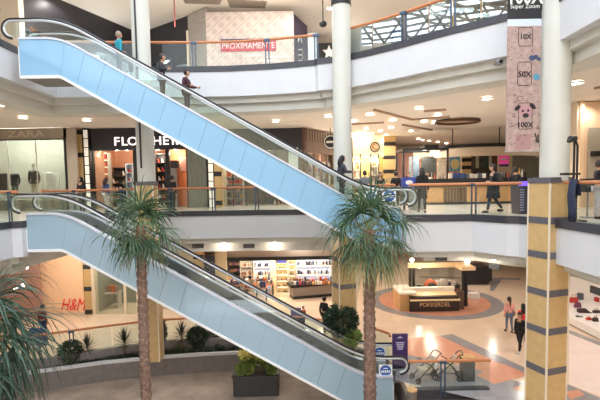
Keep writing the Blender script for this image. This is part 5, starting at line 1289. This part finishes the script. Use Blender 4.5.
PB = mat('pale blue lit back', (206, 214, 236), .5, emit=.35); WB = mat('white lit back', (244, 240, 232), .5, emit=.25); YB = mat('yellow lit back', (246, 220, 160), .5, emit=.25)
gshelf('lit pale blue shelf of cosmetics at the back of the ground floor shop', 254, 271, 30.5, 258.5, 4, 9, 410, SHP, 'box', 'bottle', 'bottle on the pale blue lit shelf', 'bottle', 'bottles on the pale blue lit shelf', MET, PB)
gshelf('yellow lit cabinet of small goods under a blue sign', 276.5, 288, 30.5, 263, 5, 6, 430, [SHC[4], SHC[2], SHC[0], SHC[7]], 'bottle', 'bottle', 'bottle in the yellow lit cabinet', 'bottle', 'bottles in the yellow lit cabinet', MET, YB)
gshelf('narrow yellow lit cabinet left of the white shelves', 289, 295.5, 30.5, 258.5, 6, 3, 450, [SHC[4], SHC[2]], 'bottle', 'bottle', 'bottle in the narrow yellow lit cabinet', 'bottle', 'bottles in the narrow lit cabinet', MET, YB)
gshelf('long white shelves of colourful goods next to the white column', 297, 332, 30.5, 257, 4, 20, 470, SHP, 'box', 'small_product', 'small colourful product on the long white shelves', 'product', 'products on the long white shelves', CW, PB)
bsg = MB(); a = rectY(277, 258.5, 286.5, 263, 30.4); bsg.span((a[0], 30.4, a[2]), (a[1], 30.5, a[3])); tag(bsg.build('blue_shop_sign', mat('royal blue', (54, 54, 130), .5, emit=.2)), 'blue sign on top of the yellow lit cabinet', 'sign')
wp(mat('cream divider', (240, 222, 186), .5), 271.3, 276, 30.4, 0, hz)
# dark entrance with hanging goods and tables
gshelf('dark rack of goods at the left of the ground floor shop', 229, 240, 31, 259, 5, 4, 500, [SHC[4], SHC[2], SHC[8]], 'box', 'small_box', 'small box on the dark rack', 'box', 'boxes on the dark rack', DARK, None, False)
gshelf('pale rack of goods in the middle of the ground floor shop', 241, 252, 31, 259, 4, 4, 520, [SHC[1], SHC[7], SHC[4]], 'box', 'small_box', 'small box on the pale rack', 'box', 'boxes on the pale rack', MET, None, False)
for i, (px, py, w, lab) in enumerate(((236, 288, 1.6, 'front left'), (248, 281, 1.5, 'behind'), (256, 291, 1.5, 'front middle'), (265, 287, 1.2, 'rightmost'))):
    p = gz(px, py+9, 0); root = thing('goods_table', 'wooden display table of small goods in the ground floor shop, %s' % lab, 'table', (p.x, p.y, 0))
    m = MB(); m.box((p.x, p.y, .84), (w, .8, .06)); m.build('table_top', WOOD, root)
    for sx in (-1, 1):
        for sy in (-1, 1): m = MB(); m.box((p.x+sx*(w/2-.06), p.y+sy*.33, .405), (.06, .06, .81)); m.build('leg', DARK, root)
    goods('boxed_good', 'small boxed product on the %s display table' % lab, 'box', p.x-w/2+.05, p.x+w/2-.05, p.y-.3, .87, .42, 7, SHC, 540+i, 'boxed goods on the %s table' % lab)
    goods('boxed_good', 'small boxed product on the %s display table' % lab, 'box', p.x-w/2+.05, p.x+w/2-.05, p.y+.05, .87, .6, 6, SHC, 560+i, 'boxed goods on the %s table' % lab)
for px in (236, 252, 262, 282, 292, 306, 322): lamp((xat(px, 29.6), 29.4, hz-.15), 45, (1, .86, .66), .08)
# island counter with colourful goods
cA = gz(293, 299.5, 0); cB = gz(333, 296, 0)
ic = thing('display_counter', 'long dark-edged display counter covered in colourful goods, left of the white column', 'counter', ((cA.x+cB.x)/2, cA.y+.5, 0))
t = (cB-cA).normalized(); nrm = Vector((-t.y, t.x, 0))
def quadband(mb, p, q, d, z0, z1): mb.band([p.xy, q.xy], [(p+nrm*d).xy, (q+nrm*d).xy], z0, z1)
m = MB(); quadband(m, cA, cB, .9, .18, .78); m.build('counter_body', mat('taupe counter', (150, 136, 124), .5), ic)
m = MB(); quadband(m, cA-nrm*.03, cB-nrm*.03, .9, 0, .18); m.build('plinth', BLACK, ic)
m = MB(); quadband(m, cA-nrm*.12-t*.15, cB-nrm*.12, 1.1, .78, .96); m.build('counter_top', BLACK, ic)
m = MB(); quadband(m, cA-nrm*.04, cB-nrm*.04, .02, .05, .14); m.v = [(v[0], v[1], v[2]) for v in m.v]
L = (cB-cA).length
for row in range(2):
    goods('toiletry_box', 'small colourful box on the long dark-edged counter', 'box', cA.x+.05, cB.x-.05, cA.y+.05+.4*row-.1, .96, .28+.16*row, 15, SHC, 580+row, 'boxes on the long counter')
# ---------------------------------------------------------------- snack kiosk
kA = gz(403, 312, 0); kY = kA.y
S_ = 450/kY
ks = thing('snack_kiosk', 'snack kiosk with black name board, wooden sides and a cream roof frame', 'kiosk', (gz(433, 312, 0).x, kY+1.1, 0))
xa, xb_ = xat(410, kY, 300), xat(459, kY, 300); xl = xat(401, kY, 300); xr_ = xat(466, kY, 300)
WOODK = mat('kiosk wood', (214, 170, 116), .5, var=.08); KB = mat('kiosk board', (54, 44, 42), .5); COOKW = mat('kiosk white top', (250, 244, 232), .4)
m = MB(); m.span((xa, kY, 0), (xb_, kY+2.0, .85)); m.build('counter_body', KB, ks)
m = MB(); m.span((xl, kY+.2, 0), (xa, kY+2.2, .98)); m.build('side_counter', WOODK, ks)
m = MB(); m.span((xb_, kY+.3, 0), (xr_, kY+2.3, 1.05)); m.build('side_counter', mat('kiosk brown', (96, 72, 62), .5), ks)
m = MB(); m.span((xa-.02, kY-.10, .18), (xb_, kY+.0, .66)); m.build('name_board', KB, ks)
text('POKKERDEL', .34, mat('kiosk gold letters', (226, 180, 140), .4), ks, 'name_letters', ((xa+xb_)/2, kY-.12, .42), depth=.012, sx=.95)
m = MB(); m.add([(xa, kY-.1, .68), (xb_+.05, kY-.1, .68), (xb_+.05, kY+.8, 1.02), (xa, kY+.8, 1.02), (xa, kY-.1, .62), (xb_+.05, kY-.1, .62), (xb_+.05, kY+.8, .96), (xa, kY+.8, .96)],
                [(0, 1, 2, 3), (7, 6, 5, 4), (0, 4, 5, 1), (1, 5, 6, 2), (2, 6, 7, 3), (3, 7, 4, 0)]); m.build('sloping_top', mat('pale wood top', (246, 220, 176), .35), ks)
m = MB(); m.span((xl+.25, kY+.75, 1.0), (xb_, kY+1.0, 1.22)); m.build('glass_ledge', COOKW, ks)
m = MB(); m.span((xl-.05, kY+.1, .98), (xa+.4, kY+2.25, 1.08)); m.build('side_top', COOKW, ks)
bx = kY+2.1
zt_ = at(435, 267, bx).z
for px in (410, 413.6, 463.2, 466.2):
    yy = bx if px < 440 else kY+1.0
    m = MB(); xx = xat(px, yy, 280); m.span((xx-.07, yy-.07, .9 if px < 440 else 0), (xx+.07, yy+.07, zt_)); m.build('roof_post', BLACK, ks)
m = MB(); m.span((xat(408, bx), bx-.1, zt_-.02), (xat(467, bx), bx+.1, zt_+.26)); m.build('roof_beam', mat('cream beam', (240, 212, 170), .5), ks)
m = MB(); m.span((xat(461, kY+1), kY+.9, zt_-.02), (xat(467, bx)+.05, bx, zt_+.2)); m.build('roof_side_beam', mat('cream beam', (240, 212, 170), .5), ks)
m = MB(); m.span((xat(411, bx), bx+.1, 1.0), (xat(464, bx), bx+.16, 2.25)); m.build('back_glass', SHOPG, ks)
m = MB(); m.span((xat(411, bx+.4), bx+.2, 0), (xat(464, bx+.4), bx+.7, 1.0)); m.build('back_counter', mat('kiosk grey', (190, 182, 172), .4), ks)
p = at(431, 283.5, kY+1.6)
ov = thing('round_oven', 'round orange-rimmed oven inside the snack kiosk', 'oven', (p.x, kY+1.6, .85))
m = MB(); m.prismY([(.40*math.cos(PI*k/16), .0+.66*math.sin(PI*k/16)) for k in range(17)], -.2, .3); m.build('oven_shell', mat('oven rim orange', (176, 92, 58), .5), ov, world=False)
m = MB(); m.prismY([(.32*math.cos(PI*k/16), .0+.54*math.sin(PI*k/16)) for k in range(17)], -.23, -.19); m.build('oven_mouth', mat('oven dark', (62, 70, 78), .3), ov, world=False)
for i, (px, w, h, c_, lab) in enumerate(((419, .6, .28, (40, 40, 44), 'black tray unit left of the round oven'), (443, .8, .62, (176, 170, 166), 'grey machine right of the round oven'), (451, .5, .55, (206, 200, 196), 'pale machine at the right end of the kiosk'), (456, .3, .42, (90, 84, 82), 'dark canister at the right end of the kiosk'))):
    m = MB(); x = xat(px, kY+1.5, 285); m.box((x, kY+1.5, .85+h/2), (w, .5, h)); m.box((x, kY+1.24, .85+h*.6), (w*.6, .04, h*.3)); m.lathe([(w*.2, .85+h), (w*.2, .85+h+.08)], (x, kY+1.5, 0), 12); tag(m.build('kiosk_machine', mat('machine %d' % i, c_, .4)), lab, 'machine')
lamp(((xa+xb_)/2, kY+1.1, zt_-.1), 40, (1, .8, .55), .2)
for i, (px, lab) in enumerate(((412, 'left'), (467, 'right'))):
    p = at(px, 257.5 if i == 0 else 262, bx); root = thing('globe_lamp', 'white globe lamp above the %s end of the kiosk roof' % lab, 'lamp', (p.x, bx, zt_+.2))
    m = MB(); m.tube([(p.x, bx, zt_+.2), (p.x, bx, zt_+.34)], .03, 6); m.build('stem', BLACK, root); m = MB(); m.ball((p.x, bx, zt_+.46), .13, 14, 10); m.build('globe', LIGHTW, root)
# black counter beyond
p = gz(480, 285, 0); q0 = xat(467.5, p.y, 280); q1 = xat(492, p.y, 280)
bc = thing('black_counter', 'plain black reception counter with an angled right end, beyond the kiosk', 'counter', (p.x, p.y+.5, 0))
m = MB(); m.prismY([(q0, .05), (q1-.35, .05), (q1, .35), (q1, 1.15), (q1-.3, 1.3), (q0, 1.3)], p.y, p.y+1.2); m.build('counter_body', BLACK, bc)
m = MB(); m.span((q0, p.y+.1, 0), (q1-.5, p.y+1.1, .05)); m.build('plinth', GREY, bc)
m = MB(); m.span((q0-.05, p.y-.05, 1.3), (q1-.25, p.y+1.25, 1.36)); m.build('counter_top', DARK, bc)
p = gz(475, 299, 0)
m = MB(); m.span((p.x-.32, p.y, 0), (p.x+.32, p.y+.5, .35)); o = m.build('floor_glare_block', CW, bevel=.02); tag(o, 'white block standing in for floor glare on the terracotta ring right of the kiosk', 'box')  # white block imitates light reflected off the floor
# purple floor stand
p = gz(400, 362, 0); 
ps = thing('purple_sign_stand', 'purple sign stand on the peach floor behind the escalator foot', 'sign', (p.x, 17.6, 0))
x0 = xat(392.5, 17.6, 345); x1 = xat(407.8, 17.6, 345); zt2 = at(400, 334, 17.6).z
m = MB(); m.span((x0, 17.6, .03), (x1, 17.68, zt2)); m.build('sign_board', mat('purple board', (72, 48, 104), .5), ps)
m = MB(); m.span((x0-.03, 17.45, 0), (x1+.03, 17.85, .03)); m.build('sign_base', BLACK, ps)
xm = (x0+x1)/2
m = MB()
m.prismY([(xm-.12, zt2-.17), (xm-.06, zt2-.12), (xm, zt2-.08), (xm+.06, zt2-.12), (xm+.12, zt2-.17)], 17.585, 17.6)
for k in range(4): m.span((xm-.17+.02*k, 17.585, zt2-.38-.085*k), (xm+.17-.02*k, 17.6, zt2-.33-.085*k))
m.build('sign_print', mat('lilac print', (196, 186, 214), .5), ps)
p = gz(296, 321, 0)
s2 = thing('purple_sign_stand', 'lilac sign stand on the floor beside the small child, behind the escalator', 'sign', (p.x, p.y, 0))
m = MB(); m.span((p.x-.28, p.y, .05), (p.x+.28, p.y+.08, .72)); m.build('sign_board', mat('lilac board', (108, 92, 150), .5, var=.3, scale=8), s2); m = MB(); m.span((p.x-.3, p.y-.12, 0), (p.x+.3, p.y+.2, .05)); m.build('sign_base', BLACK, s2)
# strollers behind the right railing
WHT = mat('stroller pale fabric', (214, 196, 172), .8)
def stroller(label, px, Y, rz, seed):
    x = xat(px, Y, 385); root = thing('stroller', label, 'stroller', (x, Y, 0), rz)
    fr = MB()
    for sy in (-.22, .22):
        fr.tube([(-.45, sy, .12), (.1, sy, .62), (.42, sy, 1.0), (.52, sy, 1.02)], .018, 6); fr.tube([(.42, sy, .12), (.1, sy, .62), (-.2, sy, .78)], .018, 6); fr.tube([(-.25, sy, .3), (.3, sy, .3)], .014, 6)
    fr.tube([(.52, -.22, 1.02), (.54, 0, 1.03), (.52, .22, 1.02)], .02, 6); fr.build('frame', BLACK, root, world=False)
    for wx in (-.45, .42):
        for sy in (-.24, .24):
            w = MB(); w.tube([(wx+.09*math.cos(2*PI*k/18), sy, .11+.09*math.sin(2*PI*k/18)) for k in range(18)], .022, 6, closed=True); w.tube([(wx, sy-.03, .11), (wx, sy+.03, .11)], .03, 8); w.build('wheel', BLACK, root, world=False)
    s = MB(); s.prismY([(-.3, .38), (.1, .36), (.34, .86), (.28, .9), (.04, .46), (-.28, .46)], -.2, .2); s.build('seat', WHT, root, world=False)
stroller('black framed stroller with pale seat behind the ground floor railing, left one', 426, 16.4, .25, 1)
stroller('black framed stroller with pale seat behind the ground floor railing, right one', 447, 16.5, -.2, 2)
p = at(467.5, 388, 16.3)
bi = thing('litter_bin', 'dark grey rectangular litter bin behind the ground floor railing', 'bin', (p.x, 16.35, 0))
m = MB(); m.box((0, 0, .43), (.46, .36, .86)); m.build('bin_body', mat('bin grey', (66, 66, 68), .5), bi, world=False, bevel=.02); m = MB(); m.box((0, 0, .89), (.50, .40, .06)); m.build('bin_lid', WOODK, bi, world=False)
p = at(410.5, 388, 15.5)
bo = thing('stone_bollard', 'short round stone drum in front of the ground floor railing', 'bollard', (p.x, 15.3, PITZ))
zz = at(410, 389, 15.3).z-PITZ
m = MB(); m.lathe([(.17, 0), (.17, zz-.05)], n=24); m.build('drum', mat('drum stone', (118, 106, 98), .6), bo, world=False, smooth=40); m = MB(); m.lathe([(.185, zz-.05), (.185, zz), (.1, zz+.03)], n=24); m.build('drum_top', WOODK, bo, world=False, smooth=40)
# right: white display plinth with bags
x0 = gz(571, 330, 0).x; xq = gz(600, 343, 0)
pl = thing('white_plinth', 'long white display plinth behind the tan tiled pillar at the right edge', 'plinth', (14.9, 20.5, 0))
WP = mat('bright white laminate', (250, 248, 248), .3)
m = MB(); m.span((13.7, 15.5, .06), (16.98, 26.4, .42)); m.build('plinth_body', WP, pl); m = MB(); m.span((13.72, 15.5, 0), (16.98, 26.4, .06)); m.build('plinth_base', GREYT, pl)
m = MB(); m.span((17.0, 15.5, 0), (17.15, 30, C0)); struct(m.build('wall_showroom', WP))
ZPL = .421
for i, (px, py, w, h, k, c_, lab) in enumerate(((579, 308, .5, .30, 'bag', 8, 'dark plum handbag'), (583.5, 313, .55, .22, 'box', 2, 'dark flat case'), (590, 313.5, .4, .16, 'shoe', 2, 'dark shoe'), (598, 313.5, .5, .26, 'bag', 2, 'black handbag'), (580.5, 317.5, .4, .12, 'shoe', 9, 'grey flat shoe'), (590.5, 320.5, .35, .2, 'bag', 3, 'dark red handbag'), (597, 322, .4, .24, 'bag', 2, 'small black bag'), (575, 303, .55, .4, 'bag', 3, 'pinkish red bag'), (581.5, 300, .3, .45, 'box', 9, 'grey upright box'), (599, 302, .35, .2, 'box', 3, 'small red box'))):
    p = gz(px, py, ZPL)
    goods('displayed_%s' % {'bag': 'handbag', 'box': 'case', 'shoe': 'shoe'}[k], lab+' lying on the white display plinth at the right edge', {'bag': 'bag', 'box': 'case', 'shoe': 'shoe'}[k], p.x-w/2, p.x+w/2, p.y, ZPL, h*1.5, 1, [SHC[c_]], 600+i, 'goods on the white plinth', k)
m = MB(); m.prism([tuple(gz(a_, b_, 0).xy) for a_, b_ in ((569, 333), (600, 346), (640, 362), (640, 412), (569, 384))], 0, .006); struct(m.build('trim_97', tilemat('pinkish white floor tiles', (252, 238, 234), (248, 232, 228), (238, 218, 214), .5, .5, .12, .006)))
m = MB(); m.prism([tuple(gz(a_, b_, 0).xy) for a_, b_ in ((569, 330), (600, 342), (640, 358), (640, 362), (600, 346), (569, 333.5))], 0, .012); struct(m.build('trim_98', GREYT))
# blue banner far left behind the palm
p = gz(40, 352, 0)
bl = thing('blue_sign_board', 'blue and red sign board behind the front palm at the left', 'sign', (p.x, p.y, 0))
m = MB(); m.span((p.x-.45, p.y, .3), (p.x+.35, p.y+.06, 1.1)); m.build('sign_board', mat('sign blue', (40, 60, 140), .5), bl); m = MB(); m.span((p.x-.05, p.y, 0), (p.x+.03, p.y+.05, .3)); m.build('sign_post', DARK, bl)
# ================================================================ vents and lamps
def vent(label, px, py, Y, w=.55, h=.2, nx=0):
    p = at(px, py, Y); root = thing('air_vent', label, 'vent', (p.x, Y, p.z-h/2)); root['group'] = 'air vents in the slab edges'
    m = MB(); m.box((p.x, Y-.01, p.z), (w, .04, h), nx); m.build('vent_frame', DARK, root)
    for k in range(4): m = MB(); m.box((p.x, Y-.035, p.z-h/2+h*(k+.5)/4), (w-.06, .02, .012), nx); m.build('vent_slat', GREY, root)
Yb = 20.9+.79
vent('dark air vent in the slab edge above the escalator, leftmost of the three', 198, 246, Yb)
vent('dark air vent in the slab edge between the two round lights', 249, 246, Yb)
vent('dark air vent in the slab edge right of the two round lights', 297, 247, Yb-.0)
BANDL = [Vector(q) for q in offset(OUT1, .8)]
def on_band(px, py):
    """where the line through a point of the photo meets the recessed slab band"""
    d = ray(px, py); best = None
    for a, b in zip(BANDL[:-1], BANDL[1:]):
        e = b-a; den = d.x*e.y-d.y*e.x
        if abs(den) < 1e-6: continue
        t = (a.x*e.y-a.y*e.x)/den; u = (a.x*d.y-a.y*d.x)/den
        if t > 9 and 0 <= u <= 1 and (best is None or t < best[0]): best = (t, math.atan2(e.y, e.x), e.normalized())
    t, an, e = best; p = CAM+d*t; n = Vector((e.y, -e.x, 0)); return p, an, n
def bvent(label, px, py, w, h):
    p, an, n = on_band(px, py); root = thing('air_vent', label, 'vent', (p.x, p.y, p.z-h/2)); root['group'] = 'air vents in the slab edges'
    q = p+n*.01; m = MB(); m.box(q, (w, .05, h), an); m.build('vent_frame', DARK, root)
    for k in range(4): q = p+n*.04; m = MB(); m.box((q.x, q.y, p.z-h/2+h*(k+.5)/4), (w-.06, .02, .012), an); m.build('vent_slat', GREY, root)
bvent('dark air vent in the slab edge above the kiosk', 441, 258, .42, .2)
bvent('dark air vent in the slab edge right of the kiosk lights', 495, 266.5, .45, .2)
bvent('dark air vent in the slab edge right of the tan pillar', 597, 291, .5, .2)
def bandlight(label, px, py, e=9, r=.11, free=None):
    if free: p = at(px, py, free); n = Vector((0, -1, 0))
    else: p, an, n = on_band(px, py)
    root = thing('round_light', label, 'light', (p.x, p.y, p.z-r)); root['group'] = 'round lights under the middle floor'
    m = MB(); m.tube([p-n*.04, p+n*.03], r+.03, 16); m.build('rim', MET, root)
    m = MB(); m.ball(p+n*.03, r, 16, 10, (1, 1, 1)); m.build('bulb', LIGHTW, root)
    q = p+n*.4; lamp((q.x, q.y, q.z-.1), e, (1, .88, .72), .12)
bandlight('glowing round light in the slab edge, left of the two behind the escalator', 224, 244.5)
bandlight('glowing round light in the slab edge, right of the two behind the escalator', 275, 244.5)
bandlight('glowing round light in the slab edge, nearest to the kiosk on its right', 467, 261, 3, .09)
bandlight('glowing round light in the slab edge between the kiosk and the tan pillar', 494.5, 259, 3, .09)
for px, py, lab in ((26, 267, 'highest'), (15, 288, 'left of the lower pair'), (22.5, 286, 'right of the lower pair')):
    root_y = 18.5 if py < 270 else 20.5
    p = at(px, py, root_y); root = thing('globe_light', 'small globe light above the front palm, %s of the three' % lab, 'light', (p.x, p.y, p.z-.09), 0, 'globe lights above the front palm')
    m = MB(); m.ball(p, .09, 14, 10); m.build('globe', LIGHTW, root); m = MB(); m.tube([(p.x, p.y, p.z+.08), (p.x, p.y, C0+.3)], .012, 6); m.build('cord', DARK, root)
# recessed downlights: position in the photo -> place in the ceiling
def downlight(label, px, py, zc, e=70, r=.15, col=(1, .95, .89), grp=None):
    p = gz(px, py, zc-.02)
    root = thing('downlight', label, 'light', (p.x, p.y, zc-.05), 0, grp)
    m = MB(); m.lathe([(r+.06, -.0), (r+.06, .06), (r, .06), (r, 0)], n=20, caps=False); m.build('rim', CW, root, world=False)
    m = MB(); m.lathe([(r, .018), (r, .05)], n=20); m.build('diffuser', LIGHTW, root, world=False)
    if e: lamp((p.x, p.y, zc-.2), e, col, .12, 'SPOT', 165, .5)
D1 = [(23, 117.5, 'above the clothing shop sign'), (87, 120, 'near the black shoe shop fascia'), (276, 121, 'above the upper escalator handrail'), (328, 116, 'just left of the white column'), (354, 121, 'just right of the white column'), (370, 114.5, 'second right of the white column'), (393, 120, 'left of the ceiling groove corner'),
      (366, 128.5, 'above the gold letter sign'), (391, 127.5, 'above the far tan pillar'), (380.5, 131, 'over the people at the railing, left'), (386, 135, 'over the people at the railing, right'), (419, 108.2, 'largest one left of the ring recess'), (437.5, 114.8, 'nearest to the ring recess'), (424, 121.3, 'left of the ring recess, lower'), (435, 122.3, 'touching the ring recess'),
      (411, 131, 'above the black kiosk frame'), (418.5, 139, 'far row, first'), (422.5, 140.2, 'far row, second'), (429, 141, 'far row, third'), (438, 142, 'far row, fourth'), (446, 143.6, 'far row, fifth'), (487, 98.5, 'left of the hanging banner'), (576.5, 83, 'right of the round column'), (-2, 105, 'at the left picture edge')]
for i, (px, py, lab) in enumerate(D1):
    downlight('recessed downlight in the middle floor ceiling, '+lab, px, py, C1, 75 if i not in (17, 18, 19, 20, 9, 10) else 60, .16 if py < 125 else .13)
for px, py, lab in ((254, 17, 'bright one above the hoarding'), (60, -6, 'over the left shops'), (300, -4, 'left of the white column'), (400, -14, 'over the curved railing'), (330, 8, 'behind the white column')):
    downlight('recessed downlight in the upper ceiling, '+lab, px, py, C2, 70, .2 if px == 254 else .15)
lamp((at(254, 17, 23).x, 23.2, C2-.9), 22, (1, .92, .8), .1)
# added lamps without fittings: points brighten the upper ceiling, spots the floors below
for x, y in ((-12, 21.6), (-6, 21.8), (0, 21.3), (6, 20), (10, 17), (11, 12), (3, 28), (10, 26)):
    lamp((x, y, C2-2.0), 62, (1, .93, .84), .4)
for x, y in ((10.5, 13), (11, 18), (12, 24), (6, 20), (5.5, 26), (1, 24), (-5, 23.5), (-10, 23.5), (9, 30), (0, 28), (15, 15), (15.5, 21), (-13, 20), (5, 33), (9, 34), (13, 30), (3, 38), (10, 39)):
    lamp((x, y, C0-.15), 95, (1, .93, .84), .2, 'SPOT', 165, .5)
for x, y in ((10, 11), (10, 15), (12, 19), (16, 26), (8, 21), (2, 23), (-12, 22), (-4, 23)):
    lamp((x, y, C1-.15), 75, (1, .94, .87), .2, 'SPOT', 165, .5)
# ceiling grooves of the middle floor
GRV = mat('ceiling groove', (182, 152, 132), .7)
for i, (a, b) in enumerate((((374, 109.5), (412, 119.5)), ((352, 124), (384, 122.3)), ((402, 124.5), (432, 130)), ((424, 111), (446, 109.3)), ((412, 119.5), (450, 116.5)), ((375, 134), (362, 136)), ((595, 88), (625, 80)))):
    p = gz(*a, C1); q = gz(*b, C1); m = MB(); m.tube([(p.x, p.y, C1-.01), (q.x, q.y, C1-.01)], .07, 4); struct(m.build('trim_%d' % (110+i), GRV))
# ---------------------------------------------------------------- daylight
w = bpy.data.worlds.new('sky'); scene.world = w; w.use_nodes = True
bg = w.node_tree.nodes['Background']; bg.inputs[0].default_value = (.86, .93, 1.0, 1); bg.inputs[1].default_value = 4.0
vs = scene.view_settings; scene.display_settings.display_device = 'sRGB'
vs.view_transform = 'Standard'; vs.look = 'None'; vs.exposure = 0.1; vs.gamma = 1.0
try: vs.use_curve_mapping = False
except Exception: pass
scene.cycles.max_bounces = 8; scene.cycles.transparent_max_bounces = 24; scene.cycles.sample_clamp_indirect = 8
scene.cycles.use_denoising = True
